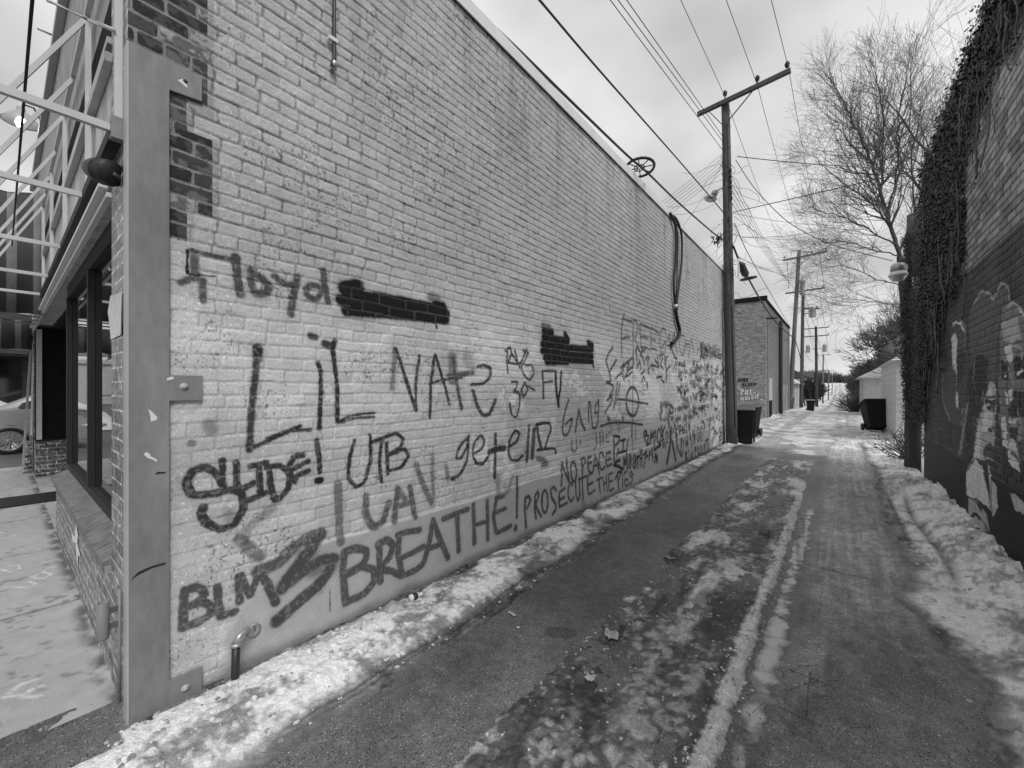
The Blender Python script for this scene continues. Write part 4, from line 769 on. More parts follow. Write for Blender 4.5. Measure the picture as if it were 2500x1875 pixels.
# cone shaped dark floodlight
mb = MB(); c0 = W(274, 424, 2.05); c1 = W(212, 409, 2.1); ax = (c1 - c0).normalized(); L = (c1 - c0).length
mb.lathe([(.058, 0), (.062, .012), (.061, L * .30), (.064, L * .31), (.063, L * .36), (.058, L * .55), (.044, L * .78), (.022, L * .94), (.006, L)], c0, 20, ax)
lm = empty('cone_light', tuple(c0)); tag(lm, 'dark cone shaped lamp housing fixed to the brick pilaster below the awning frame', 'wall lamp'); mb.build('housing', M['dmetal'], lm)
mb = MB(); mb.tube([c0 - ax * .0, c0 + Vector((-.01, .03, -.01)), (c0.x - .02, FY, c0.z - .01)], .014, 8); mb.build('bracket', M['dmetal'], lm)
# barn style lamp over the far end of the shop front
lp = empty('shade_lamp', (-8.8, .2, 5.2)); tag(lp, 'round barn style lamp with a glowing bulb hanging from an arm above the shop front', 'lamp')
t_ = 6.0; cc = W(52, 290, t_)
mb = MB(); mb.lathe([(.045, .16), (.05, .10), (.11, .06), (.20, -.05), (.205, -.06), (.19, -.05), (.10, .05), (.03, .09)], cc, 24); mb.build('shade', M['metal'], lp)
em = bpy.data.materials.new('lit_bulb'); em.use_nodes = True; e_ = em.node_tree; e_.nodes.clear(); q = e_.nodes.new('ShaderNodeEmission'); q.inputs[1].default_value = 6; e_.links.new(q.outputs[0], e_.nodes.new('ShaderNodeOutputMaterial').inputs[0])
mb = MB(); mb.lathe([(.02, .05), (.05, .0), (.062, -.05), (.045, -.10), (.008, -.12)], cc + Vector((.02, 0, -.03)), 14); mb.build('bulb', em, lp)
mb = MB(); mb.tube([cc + Vector((0, 0, .14)), cc + Vector((0, .02, .22)), cc + Vector((0, .12, .22)), Vector((cc.x, FY + .02, cc.z + .02)), Vector((cc.x, FY + .02, cc.z - .02))], .014, 8); mb.build('arm', M['dmetal'], lp)
mb = MB(); mb.tube([W(93, 71, 5.6), W(143, 92, 4.45)], .012, 6); tag(mb.build('roof_rod', M['dmetal']), 'thin metal rod sticking out from the top of the shop front', 'rod')
# neighbouring striped awning
aw = empty('striped_awning', (-9.6, FY, 2.64)); tag(aw, 'dark fabric awning with broad vertical stripes over the shop entrance', 'awning')
m, t, b = newmat('striped_canvas'); c_ = t.nodes.new('ShaderNodeTexCoord').outputs['Object']; s_ = t.nodes.new('ShaderNodeSeparateXYZ'); t.links.new(c_, s_.inputs[0])
fr_ = mth(t, 'FRACT', mth(t, 'MULTIPLY', mth(t, 'ADD', mth(t, 'ADD', s_.outputs[1], s_.outputs[0]), .04), 4.2)); st = mth(t, 'GREATER_THAN', fr_, .66)
col = mth(t, 'MULTIPLY', mth(t, 'ADD', .045, mth(t, 'MULTIPLY', st, .13)), remap(t, tnoise(t, 3, 4), .3, .7, .7, 1.3)); t.links.new(col, b.inputs['Base Color']); b.inputs['Roughness'].default_value = .8
M['canvas'] = m
def canopy(x0, x1, yo, zb, zt, zm):
    n = 14; mb = MB()
    def col_(x): # gently rippled side and front
        return x
    v = []; f = []
    ysd = [FY + (yo - FY) * i / n for i in range(n + 1)]
    top = [zt + (zm - zt) * i / n for i in range(n + 1)]
    for i, y in enumerate(ysd): v += [(x1 + .012 * math.sin(i * 1.9), y, zb + .01 * math.sin(i)), (x1 + .004 * math.sin(i * 1.3), y, top[i])]
    f = [(2 * i, 2 * i + 1, 2 * i + 3, 2 * i + 2) for i in range(n)]
    mb.add(v, f, True); mb.add([(x1, yo, zb), (x0, yo, zb), (x0, yo, zm), (x1, yo, zm)], [(0, 1, 2, 3)]); mb.add([(x1, yo, zm), (x0, yo, zm), (x0, FY, zt), (x1, FY, zt)], [(0, 1, 2, 3)])
    o = mb.build('canvas', M['canvas'], aw); s = o.modifiers.new('s', 'SOLIDIFY'); s.thickness = .006
    mb = MB(); mb.bar((x0, yo + .03, zb), (x1 - .01, yo + .03, zb), .02); mb.bar((x1 - .02, FY - .02, zb), (x1 - .02, yo, zb), .02)
    for k in range(3): mb.bar((x1 - .3 - .5 * k, FY - .02, zb), (x1 - .3 - .5 * k, yo, zb), .02)
    mb.build('frame', M['awnbar'], aw)
canopy(-11.2, -8.75, -.62, 2.64, 4.35, 4.05)
aw2 = aw; aw = empty('striped_awning', (-12.5, FY, 2.5)); tag(aw, 'smaller dark awning hanging lower beyond the broad striped one', 'awning'); canopy(-15.0, -12.2, -.75, 2.36, 2.95, 2.8)
# pipe, ash holder and rod on the pilaster
h = empty('hand_rail', (-2.88, FY, 0)); tag(h, 'worn grey metal tube holder with a thin post fixed low on the brick pilaster', 'metal holder')
y_ = FY - .075; p0 = onY(240, 1448, y_); p1 = onY(251, 1560, y_)
mb = MB(); mb.lathe([(.022, 0), (.022, .006), (.024, .01), (.024, p0.z - p1.z - .004), (.019, p0.z - p1.z), (.019, p0.z - p1.z - .03)], (p1.x, y_, p1.z), 16); mb.build('tube', M['steel'], h)
mb = MB(); px = -2.80; mb.tube([(px, FY - .012, .04), (px, FY - .012, p0.z + .03)], .007, 8); mb.build('post', M['steel'], h)
for z in (p0.z - .05, p1.z + .05): mb = MB(); mb.bar((p1.x, y_ + .02, z), (px, FY - .015, z - .01), .006, .03); mb.build('strap', M['metal'], h)

# ------------------------------------------------------------------ fixtures on the alley wall
def wx(u, v, off): return onX(u, v, WX + off)
sp = empty('standpipe', tuple(wx(600, 1600, .05))); tag(sp, 'dark iron pipe with a pale elbow coming out low in the painted wall', 'pipe')
e0 = wx(617, 1536, .02); e1 = wx(598, 1541, .085); e2 = wx(585, 1553, .10); e3 = wx(576, 1575, .10); e4 = wx(573, 1660, .10)
mb = MB(); mb.tube([e0, e1, e2, (e3.x, e3.y, e3.z + .006)], [.018, .018, .021, .021], 12); mb.lathe([(.026, 0), (.026, .014)], e0 + (e1 - e0) * .45, 6, (e1 - e0)); mb.lathe([(.027, -.008), (.027, .008)], e3 + Vector((0, 0, .004)), 14); mb.build('elbow', M['metal'], sp)
mb = MB(); mb.tube([e3, e4 - Vector((0, 0, .08))], [.020, .019], 12); mb.lathe([(.034, -.12), (.030, -.06), (.021, -.03)], e4, 12); mb.build('riser', M['dmetal'], sp)
mb = MB(); p = wx(620, 1538, .016); mb.lathe([(.042, 0), (.040, .006), (.018, .007)], p, 7, (1, .1, .1)); mb.build('wall_plate', M['metal'], sp)
mb = MB(); mb.tube([wx(812, 118 + 40, .01), wx(812, 160, .05), wx(816, 145, .055), wx(816, 108, .035), wx(816, -140, .035), (WX + .035, wx(816, 0, .035).y, WT + .12)], .0125, 10)
cn = empty('wall_conduit', tuple(wx(816, 60, .03))); tag(cn, 'dark electrical conduit running down from the coping of the painted wall', 'conduit'); mb.build('tube', M['dmetal'], cn)
mb = MB(); q = wx(816, 100, .036); mb.box(q.x - .012, q.x + .016, q.y - .04, q.y + .018, q.z - .012, q.z + .012); mb.build('strap', M['white'], cn)
mb = MB(); q = wx(815, 160, .04); mb.lathe([(.022, -.02), (.024, 0), (.016, .03)], q, 12, (.7, 0, .7)); mb.build('elbow', M['metal'], cn)
# heavy black cable hanging over the wall
cl = empty('hanging_cable', tuple(wx(1645, 560, .04))); tag(cl, 'heavy black cable looped over the coping and hanging down the painted wall', 'cable')
def smooth(pts, n=6):
    P_ = [Vector(p) for p in pts]; P_ = [P_[0] * 2 - P_[1]] + P_ + [P_[-1] * 2 - P_[-2]]; o = []
    for i in range(1, len(P_) - 2):
        for k in range(n):
            t = k / n; a, b, c, d = P_[i - 1:i + 3]
            o.append(.5 * ((2 * b) + (c - a) * t + (2 * a - 5 * b + 4 * c - d) * t * t + (3 * b - a - 3 * c + d) * t ** 3))
    return o + [P_[-2]]
for pts, r_ in (([(1636, 520), (1642, 532), (1650, 560), (1649, 640), (1645, 700), (1650, 752)], .024), ([(1638, 524), (1652, 536), (1664, 575), (1664, 640), (1656, 710), (1651, 752)], .022), ([(1640, 528), (1654, 570), (1653, 660), (1650, 752)], .014), ([(1650, 750), (1651, 770), (1656, 792), (1659, 808), (1656, 822), (1648, 832), (1640, 838)], .036)):
    mb = MB(); mb.tube(smooth([wx(u, v, .06) for u, v in pts]), r_, 10); mb.build('strand', M['black'], cl)
mb = MB(); mb.tube([wx(1648, 748, .06), wx(1652, 749, .06), wx(1650, 752, .06)], .05, 8); mb.build('clamp', M['metal'], cl)

# ------------------------------------------------------------------ the dark mural building on the right
mu = empty('mural_building', (EX, 6, 0)); tag(mu, 'tall dark brick building with painted faces and ivy along the right of the alley', 'building')
yw = [.6]
while yw[-1] < 10.05: yw.append(yw[-1] + min(.05, max(.006, .00055 * (yw[-1] ** 2))))
yw = np.array(yw); zw = np.arange(-.05, 5.27, .0072); Yr, Zr = np.meshgrid(yw, zw); dY = np.gradient(yw)[None, :] * np.ones_like(Yr)
sd, hv, row, col = bricks(Yr, Zr, seed=77, ch=.0762, wob=.005, j=.012)
sdb, hvb, _, _ = bricks(Yr, Zr, seed=77, ch=.0762, wob=.005, j=.012, L=60, headers=0)
sd = np.where(dY < .03, sd, sdb)
brr = ss(-.004, .004, sd + (fbm(Yr * 30, Zr * 30, 701, 2) - .5) * .006)
zb = np.interp(Yr, [3.2, 5.3], [2.78, 2.94]); low = ss(zb + .02, zb - .02, Zr + .03 * (hash2(row, row * 0, 9) - .5))
sk = ss(.76, .75, Zr)
up_t = .14 + .30 * hv + .14 * (fbm(Yr * 6, Zr * 10, 702, 3) - .5)
up_t = up_t * brr + .05 * (1 - brr)
lo_t = .022 + .04 * hv * brr + .02 * (fbm(Yr * 3, Zr * 3, 703, 3) - .3); jh = (1 - brr) * ss(.3, .7, fbm(Yr * 2, Zr * 1, 704, 3) + .1); lo_t += .13 * jh * (1 - sk)
t2 = up_t * (1 - low) + lo_t * low; t2 = t2 * (1 - sk) + sk * .012
ZM = (2230, 680, .4945)
def onXe(u, v, x): return onX(u, v, x)
wyn = (fbm(Yr * 7, Zr * 7, 705, 3) - .5) * .06; wzn = (fbm(Yr * 7, Zr * 7, 706, 3) - .5) * .05
def MP(pts, tv, mixk=1):
    global t2
    ins = inpoly(Yr + wyn, Zr + wzn, cpoly(ZM, pts, onX, EX)).astype(float)
    k = ins * mixk * (.8 + .2 * brr) * (.88 + .25 * fbm(Yr * 8, Zr * 12, 707, 3)); k = np.clip(k, 0, 1)
    tv = tv if tv <= .04 else (tv * .9 if tv < .15 else (tv * 1.3 if tv < .2 else min(.85, tv * 2.2)))
    t2 = t2 * (1 - k) + tv * k
MP([(290, 130), (340, 60), (385, 70), (400, 110), (440, 15), (475, 40), (480, 120), (430, 200), (410, 520), (300, 520), (275, 250)], .13)
MP([(190, 290), (200, 220), (235, 205), (255, 260), (270, 380), (270, 620), (240, 740), (180, 700), (145, 600), (150, 470), (200, 420)], .10)
MP([(196, 225), (212, 210), (240, 212), (258, 262), (250, 262), (232, 222), (212, 222), (200, 240)], .35); MP([(190, 290), (212, 265), (222, 300), (215, 400), (220, 480), (197, 430)], .38); MP([(215, 400), (235, 350), (262, 370), (262, 470), (225, 520)], .035)
MP([(212, 570), (225, 555), (228, 640), (214, 635)], .34); MP([(278, 610), (242, 870), (225, 872), (262, 620)], .17); MP([(300, 400), (330, 370), (380, 400), (360, 520), (320, 660), (280, 700), (290, 520)], .025)
MP([(430, 200), (452, 140), (500, 115), (560, 165), (560, 900), (500, 930), (440, 780), (425, 500)], .17); MP([(500, 118), (546, 160), (560, 190), (540, 170), (505, 130)], .42); MP([(455, 330), (490, 318), (502, 410), (470, 425)], .44); MP([(440, 215), (520, 190), (540, 300), (500, 315), (450, 300)], .22)
MP([(438, 410), (470, 400), (478, 440), (445, 470)], .03); MP([(440, 470), (470, 462), (476, 492), (448, 498)], .02); MP([(455, 474), (466, 470), (468, 482), (457, 486)], .4); MP([(500, 400), (560, 380), (560, 500), (510, 492)], .03); MP([(512, 460), (545, 448), (548, 466), (518, 480)], .4)
MP([(460, 555), (492, 545), (500, 600), (470, 622)], .40); MP([(500, 560), (560, 560), (560, 690), (470, 690)], .05); MP([(475, 702), (520, 690), (516, 718), (490, 726)], .42); MP([(440, 690), (462, 680), (476, 850), (452, 832)], .42); MP([(480, 735), (525, 730), (520, 800), (490, 790)], .04)
MP([(478, 800), (510, 790), (540, 960), (500, 935), (476, 900)], .34); MP([(520, 800), (560, 800), (560, 900), (530, 900)], .12)
MP([(380, 500), (412, 520), (412, 700), (400, 900), (300, 890), (320, 700), (345, 650)], .24); MP([(380, 515), (350, 680), (340, 765), (398, 742), (395, 640), (405, 600)], .50); MP([(358, 600), (412, 598), (405, 660), (368, 655)], .035); MP([(366, 625), (380, 618), (382, 634), (370, 640)], .4)
MP([(300, 885), (318, 700), (336, 722), (336, 885)], .50); MP([(385, 812), (412, 830), (402, 895), (350, 885), (350, 830)], .10); MP([(372, 745), (405, 730), (405, 755), (380, 762)], .05)
MP([(268, 965), (310, 893), (345, 935), (372, 1050), (386, 1135), (330, 1092), (272, 1072)], .55); MP([(376, 910), (395, 985), (418, 1035), (428, 1130), (402, 1185), (388, 1120), (385, 1000)], .28); MP([(278, 1085), (330, 1100), (372, 1170), (386, 1260), (372, 1230), (340, 1170), (300, 1160), (280, 1180)], .20); MP([(310, 1100), (350, 1110), (345, 1150)], .02)
MP([(272, 1215), (310, 1175), (352, 1200), (372, 1290), (398, 1375), (350, 1345), (300, 1290)], .22); MP([(120, 1000), (165, 1040), (186, 1100), (180, 1180), (130, 1090)], .34); MP([(186, 1095), (232, 1165), (226, 1215), (180, 1180)], .25); MP([(490, 1050), (560, 1110), (560, 1175), (510, 1135)], .26)
PM = Paint(yw, zw)
def SM(pts, w, k): PM.stroke(cpoly(ZM, pts, onX, EX), w, k, .006)
for pts in ([(232, 205), (255, 225), (262, 260), (258, 330)], [(300, 130), (340, 62), (385, 72), (400, 108)], [(400, 108), (440, 18), (475, 42), (482, 120)], [(470, 140), (500, 115), (546, 158)], [(218, 480), (215, 560), (222, 640)], [(275, 612), (255, 740), (232, 860)], [(350, 560), (340, 700), (300, 880)], [(455, 400), (480, 440), (500, 520), (495, 600)],
            [(300, 890), (268, 960), (268, 1060)], [(345, 930), (375, 1050), (388, 1130)], [(280, 1090), (330, 1150), (370, 1250)], [(480, 690), (500, 700), (525, 690)], [(490, 725), (510, 715)], [(440, 600), (430, 700), (460, 800)], [(395, 640), (380, 700), (400, 760)], [(150, 470), (145, 600), (185, 700)], [(310, 400), (300, 500), (318, 620)], [(520, 640), (540, 720), (530, 800)], [(500, 330), (540, 340), (546, 420)], [(250, 640), (240, 700), (250, 790)]): SM(pts, .020, .75)
t2 = t2 * (1 - PM.a) + .55 * PM.a * (.5 + .5 * brr); PM.a[:] = 0
for pts in ([(445, 440), (478, 430)], [(505, 430), (548, 415)], [(475, 650), (500, 640), (520, 650)], [(365, 590), (410, 585)], [(345, 650), (350, 600)], [(470, 420), (468, 550), (480, 610)], [(440, 160), (428, 300), (430, 480)], [(300, 520), (320, 640)], [(380, 500), (345, 620), (320, 720), (300, 880)], [(200, 420), (215, 480), (210, 540)], [(360, 840), (400, 850)], [(290, 700), (280, 800), (300, 880)], [(395, 980), (390, 1080), (400, 1180)], [(490, 860), (520, 880), (540, 950)]): SM(pts, .028, .85)
t2 = t2 * (1 - PM.a) + .015 * PM.a
rel = brr * .009 * (1 - sk) + sk * .012 + (fbm(Yr * 40, Zr * 40, 708, 2) - .5) * .003 + (hv - .5) * .003 * (1 - sk)
me = grid_mesh('mural_wall', np.stack([EX - rel, Yr, Zr], -1), {'tone': np.clip(t2, .008, .8)})
link('mural_wall', me, M['mural'], mu)
mb = MB(); mb.box(EX + .012, EX + 9, 9.80, 10.05, -.05, 5.2); mb.box(EX + .012, EX + .3, .6, 9.8, -.05, 5.22); mb.build('end_wall', brickmat('dark_end_brick', .04, .08, .05, rot=RY), mu)
mb = MB(); mb.box(EX + .3, EX + 9, .6, 9.8, 4.6, 4.75); mb.build('roof', M['shingle'], mu)
mb = MB(); yy = .7
while yy < 9.9:                       # clay coping tiles with a collar at each joint
    L_ = .66; n = 7; prof = [(-.055, -.03), (-.06, .02), (-.03, .06), (.08, .10), (.19, .06), (.22, .02), (.215, -.03)]
    def ring(y, s): return [(EX + .08 + (a - .08) * s, y, 5.25 + b_ * s) for a, b_ in prof]
    secs = [ring(yy, 1.0), ring(yy + L_ - .10, 1.0), ring(yy + L_ - .10, 1.28), ring(yy + L_ - .01, 1.28)]
    v = sum(secs, []); f = [(i * 7 + j, i * 7 + j + 1, (i + 1) * 7 + j + 1, (i + 1) * 7 + j) for i in range(3) for j in range(6)]
    mb.add(v, f); yy += L_
co = mb.build('coping', M['dmetal'], mu)
mb = MB()
# ivy : thousands of small leaves over the top of the wall, hanging to the pole
ivp = [(2600, -400), (2500, 63), (2437, 193), (2372, 380), (2352, 470), (2368, 520), (2362, 560), (2385, 640), (2350, 690), (2320, 730), (2310, 800), (2288, 880), (2268, 940), (2262, 1030)]
lim = [onX(u, v, EX) for u, v in ivp]; ly = np.array([p.y for p in lim]); lz = np.array([p.z for p in lim])
def leaf(mb, p, s, nrm, rnd):
    n = (nrm + Vector((rnd.uniform(-.7, .7), rnd.uniform(-.7, .7), rnd.uniform(-.7, .7)))).normalized(); a = n.orthogonal().normalized(); a.rotate(Matrix.Rotation(rnd.uniform(0, 6.28), 3, n)); c = n.cross(a)
    mb.add([p - a * s * .5, p + c * s * .4, p + a * s * .6, p - c * s * .4], [(0, 1, 2, 3)])
rl = random.Random(11); iv = MB(); k = 0
while k < 52000:
    y = rl.uniform(2.4, 10.15); z = rl.uniform(.15, 5.45)
    zl = float(np.interp(y, ly, lz)); dd = z - zl + .35 * (mnoise.noise(Vector((y * 1.3, z * 1.3, 0))))
    if z < zl and dd < 0 and rl.random() > .03 * math.exp(dd * 2): continue
    if z - zl < .2 and rl.random() > .5: continue
    leaf(iv, Vector((EX - abs(rl.gauss(.02, .05)), y, z)), rl.choice((.014, .020, .028, .042)), Vector((-1, 0, .25)), rl); k += 1
ivo = iv.build('ivy', M['ivy'], None); tag(ivo, 'dense dark ivy covering the top and far end of the mural wall', 'ivy', kind='stuff')
mb = MB()
for i in range(70):
    y = rl.uniform(5, 10); z = float(np.interp(y, ly, lz)) + rl.uniform(-.1, 1.2); p = Vector((EX - rl.uniform(.02, .10), y, min(z, 5.2))); pts = [p]
    for j in range(8): p = p + Vector((rl.uniform(-.012, .008), rl.uniform(-.06, .06), rl.uniform(-.12, -.04))); pts.append(p.copy())
    mb.tube(pts, rl.choice((.004, .007, .012)), 5)
o = mb.build('ivy_stems', M['polefar'], ivo)
# ------------------------------------------------------------------ utility poles
def knurl(pts, r0, r1, n=10):
    return [r0 + (r1 - r0) * i / (len(pts) - 1) for i in range(len(pts))]
def pole(base, top, rb, rt, label, m='pole', arms=(), trans=(), group='utility poles along the alley'):
    base = Vector(base); top = Vector(top); o = empty('utility_pole', tuple(base)); tag(o, label, 'utility pole', group)
    pts = [base.lerp(top, i / 12) + Vector((random.uniform(-1, 1), random.uniform(-1, 1), 0)) * .006 for i in range(13)]
    mb = MB(); mb.tube(pts, knurl(pts, rb, rt), 14); mb.build('shaft', M[m], o)
    for (zz, x0, x1, dz, br, ins) in arms:
        ax = base.x + (top.x - base.x) * (zz - base.z) / (top.z - base.z); y = base.y + (top.y - base.y) * (zz - base.z) / (top.z - base.z) - rt - .055
        mb = MB(); mb.bar((ax + x0, y, zz - dz), (ax + x1, y, zz + dz), .10, .12); mb.build('crossarm', M[m], o, .008)
        for s in (-1, 1) if br else ():
            L_ = min(abs(x0 if s < 0 else x1) * .62, .75)
            mb = MB(); mb.bar((ax + s * L_, y + .005, zz - .05 + dz * s * L_ / max(.1, abs(x1))), (ax + s * .08, y + .03, zz - .62), .045, .012); mb.build('brace', M['metal'] if m != 'pole' else M[m], o)
        for xi in ins:
            zi = zz + .06 + dz * xi / max(.1, abs(x1)); mb = MB(); mb.lathe([(.012, 0), (.012, .07), (.05, .075), (.052, .10), (.03, .11), (.06, .125), (.062, .15), (.035, .165), (.04, .20), (.02, .215)], (ax + xi, y, zi), 12); mb.build('insulator', M['dmetal'], o)
    for (dx, zz, r, h) in trans:
        ax = base.x + (top.x - base.x) * (zz - base.z) / (top.z - base.z); y = base.y + (top.y - base.y) * (zz - base.z) / (top.z - base.z) - .12
        mb = MB(); mb.lathe([(r * .9, -h / 2), (r, -h / 2 + .04), (r, h / 2 - .05), (r * 1.04, h / 2 - .04), (r * 1.04, h / 2), (r * .5, h / 2 + .06)], (ax + dx, y, zz), 16)
        mb.lathe([(.04, 0), (.05, .05), (.03, .12), (.05, .14), (.02, .2)], (ax + dx, y, zz + h / 2 + .04), 8); mb.build('transformer', M['metal'], o)
        mb = MB(); mb.bar((ax, y + .05, zz), (ax + dx, y, zz), .05); mb.build('hanger', M['dmetal'], o)
    return o
B1 = W(1787, 1085, 11.85); T1 = W(1771, 262, 11.85); B1.z = -.1; T1.z = 9.95
P1o = pole(B1, T1, .152, .105, 'nearest weathered wooden utility pole standing against the far end of the painted wall', 'pole', arms=((9.86, -.72, 1.58, .10, True, (.02, .82, 1.5)),))
P2o = pole(W(1928, 1001, 31), W(1951, 612, 31), .17, .12, 'tall pale leaning utility pole at the end of the brown brick building', 'polefar', arms=((11.55, -.98, 1.75, .06, True, (-.9, .8, 1.65)),), trans=((.34, 9.2, .17, 1.1),))
P3o = pole(W(1956, 995, 36), W(1961, 702, 36), .15, .12, 'straight utility pole with a small transformer just behind the pale leaning pole', 'pole', arms=((10.2, -1.3, 1.5, .04, True, (1.4,)), (8.6, -.1, 1.2, -.1, False, (1.0,))), trans=((.68, 8.2, .26, .75),))
P4o = pole(W(1994, 993, 58), W(1992, 797, 58), .20, .15, 'dark utility pole with double crossarms and two transformers', 'poledark', arms=((10.2, -1.45, 1.45, .02, True, (-1.4, 0, 1.4)), (9.1, -1.45, 1.45, .02, False, (-1.4, 1.4))), trans=((-.95, 7.3, .24, 1.0), (.95, 7.3, .24, 1.0)))
P5o = pole(W(2009, 985, 95), W(2010, 865, 95), .17, .13, 'slim distant utility pole with one crossarm beside the dark one', 'polefar', arms=((9.5, -1.4, 1.4, .02, True, ()),))
P6o = pole(W(2022, 985, 140), W(2024, 903, 140), .2, .14, 'very distant utility pole with a crossarm where the alley climbs', 'polefar', arms=((7.9, -1.6, 1.6, .02, False, ()),))
P7o = pole(W(2031, 975, 190), W(2032, 915, 190), .2, .14, 'farthest small utility pole beside the climbing alley', 'polefar', arms=((8.0, -1.8, 1.8, .02, False, ()),))
# knots, staples and clutter on the near pole
mb = MB(); rr_ = random.Random(3)
for i in range(70):
    z = rr_.uniform(.6, 9.4); a = rr_.uniform(math.pi, 2 * math.pi + .9); f = (z + .1) / 10.05; r = .152 + (.105 - .152) * f; c = B1.lerp(T1, f); d = Vector((math.cos(a), math.sin(a), 0))
    mb.bar(c + d * (r - .002), c + d * (r + .012) + Vector((0, 0, rr_.uniform(-.01, .01))), .012, rr_.uniform(.01, .06))
nl_ = mb.build('nails', M['dmetal'], P1o); nl_['kind'] = 'stuff'
def onP1(z, a=4.7, off=0): 
    f = (z + .1) / 10.05; r = .152 + (.105 - .152) * f + off; c = B1.lerp(T1, f); return Vector((c.x + math.cos(a) * r, c.y + math.sin(a) * r, z))
for z, rad, n in ((3.9, .26, 3), (6.0, .20, 3), (4.9, .3, 2), (7.9, .22, 3), (5.3, .24, 3)):
    mb = MB()
    for j in range(n):
        c = onP1(z + rr_.uniform(-.15, .15), rr_.uniform(3.6, 6.0), .02); ax = Vector((rr_.uniform(-1, 1), rr_.uniform(-.3, .3), rr_.uniform(-1, 1))).normalized(); u_ = ax.orthogonal().normalized(); v_ = ax.cross(u_); q = rad * rr_.uniform(.6, 1.1)
        mb.tube([c + (u_ * math.cos(k * .42) * q + v_ * math.sin(k * .42) * q * .8) for k in range(15)], .007, 5)
    mb.build('wire_coil', M['wire'], P1o)
mb = MB()
for j in range(26):
    p = onP1(rr_.uniform(4.0, 8.6), rr_.uniform(3, 6.4), .03); pts = [p]; d = Vector((rr_.uniform(-1, 1) * .3, rr_.uniform(-.1, .1), rr_.uniform(-.4, .4)))
    for k in range(7): d += Vector((rr_.uniform(-.25, .25), rr_.uniform(-.1, .1), rr_.uniform(-.3, .2))); d *= .8; p = p + d * .5; pts.append(p)
    mb.tube(smooth(pts, 3), .005, 4)
mb.build('loose_wires', M['wiregrey'], P1o)
for k in range(6):
    mb = MB(); c = onP1(7.0 + k * .16, 5.6, .04); mb.lathe([(.02, 0), (.035, .02), (.02, .05), (.035, .08), (.02, .10)], c, 8); mb.build('insulator', M['dmetal'], P1o)
mb = MB(); mb.bar(W(1803, 632, 11.6), W(1803, 674, 11.6), .09, .05); mb.build('terminal_box', M['white'], P1o)
mb = MB(); a_, b_ = W(1806, 640, 11.55), W(1823, 676, 11.9); mb.tube([a_, a_.lerp(b_, .2), a_.lerp(b_, .8), b_], [.03, .10, .10, .04], 10); mb.build('splice_case', M['dmetal'], P1o)
mb = MB(); mb.tube([onP1(.5, 5.5, .01), onP1(3.5, 5.4, .01), onP1(9.2, 5.2, .01)], .012, 6); mb.build('ground_wire', M['dmetal'], P1o)
# street lamp on the near pole
sl_ = empty('street_lamp', tuple(W(1740, 478, 12))); tag(sl_, 'small grey street lamp on a short arm beside the nearest utility pole', 'street lamp')
mb = MB(); mb.tube(smooth([W(1766, 458, 11.9), W(1755, 463, 12.1), W(1748, 473, 12.2)]), .022, 8); mb.build('arm', M['metal'], sl_)
c_ = W(1738, 476, 12.25); mb = MB(); mb.lathe([(.05, .12), (.09, .08), (.10, .0), (.07, -.02)], c_ + Vector((.06, 0, 0)), 14, (.5, .2, 1)); mb.lathe([(.03, .02), (.17, -.04), (.19, -.07), (.15, -.12), (.05, -.15)], c_ + Vector((-.02, 0, -.03)), 16, (.25, .1, 1)); mb.build('head', M['metal'], sl_)

# ------------------------------------------------------------------ wires
ORD = ('lowest', 'second lowest', 'middle', 'second highest', 'highest'); ORD2 = ('top', 'second', 'third', 'fourth', 'fifth', 'bottom')
def sagline(a, b, sag, n=18):
    a = Vector(a); b = Vector(b); o = []
    for i in range(n + 1):
        t = i / n; p = a.lerp(b, t); p.z -= sag * 4 * t * (1 - t); o.append(p)
    return o
def wire(pts, r, label, m='wire', group='overhead wires between the poles', name='overhead_wire'):
    mb = MB(); mb.tube(pts, r, 6); o = mb.build(name, M[m]); tag(o, label, 'wire', group); return o
def back(a, b, k): return Vector(a) + (Vector(a) - Vector(b)) * k
def thru(p0, p1, ext=.55): return [back(p0, p1, ext), p0, p1]
A_, Bq = W(1136, 0, 3.85), W(1752, 577, 11.75); mid_ = [back(A_, W(1267, 123, 4.42), 3), A_, W(1267, 123, 4.47), W(1400, 253, 5.28), W(1530, 378, 6.55), W(1581, 422, 7.2), W(1660, 498, 8.8), Bq, W(1790, 600, 11.75)]
wire(smooth(mid_), .018, 'thickest dark cable sloping just above the coping of the painted wall', name='thick_cable', group=None)
mb = MB()
wire(smooth([W(1245, -80, 4.0), W(1317, 0, 4.4), W(1460, 168, 5.6), W(1660, 395, 8.9), W(1763, 515, 11.3), W(1783, 545, 11.8)]), .014, 'plain dark cable running above the thick one down to the near pole', group=None)
for u, ue, ve, o_ in ((1490, 1763, 365, 'left'), (1509, 1764, 345, 'middle'), (1530, 1762, 330, 'right')):
    a, b = W(u, 0, 7.0), W(ue, ve, 11.8); wire([back(a, b, .6), a.lerp(b, 0), b], .008, o_ + ' one of three close dark wires reaching the near pole below its crossarm')
ins = [(1662, 0, 8.6, 1772, 240, 11.7, 1921, 622, 30.8), (1773, 0, 8.6, 1848, 205, 11.35, 1968, 617, 30.8), (1883, 0, 8.6, 1925, 166, 10.9, 2011, 615, 30.8)]
for (u0, v0, t0, u1, v1, t1, u2, v2, t2_), lb in zip(ins, ('high wire tied to the top of the near pole', 'high wire tied to the middle insulator of the near crossarm', 'high wire tied to the outer insulator of the near crossarm')):
    a, b, c = W(u0, v0, t0), W(u1, v1, t1), W(u2, v2, t2_)
    wire([back(a, b, .8), a, b] + sagline(b, c, .35)[1:], .0075, lb, 'wiregrey', None)
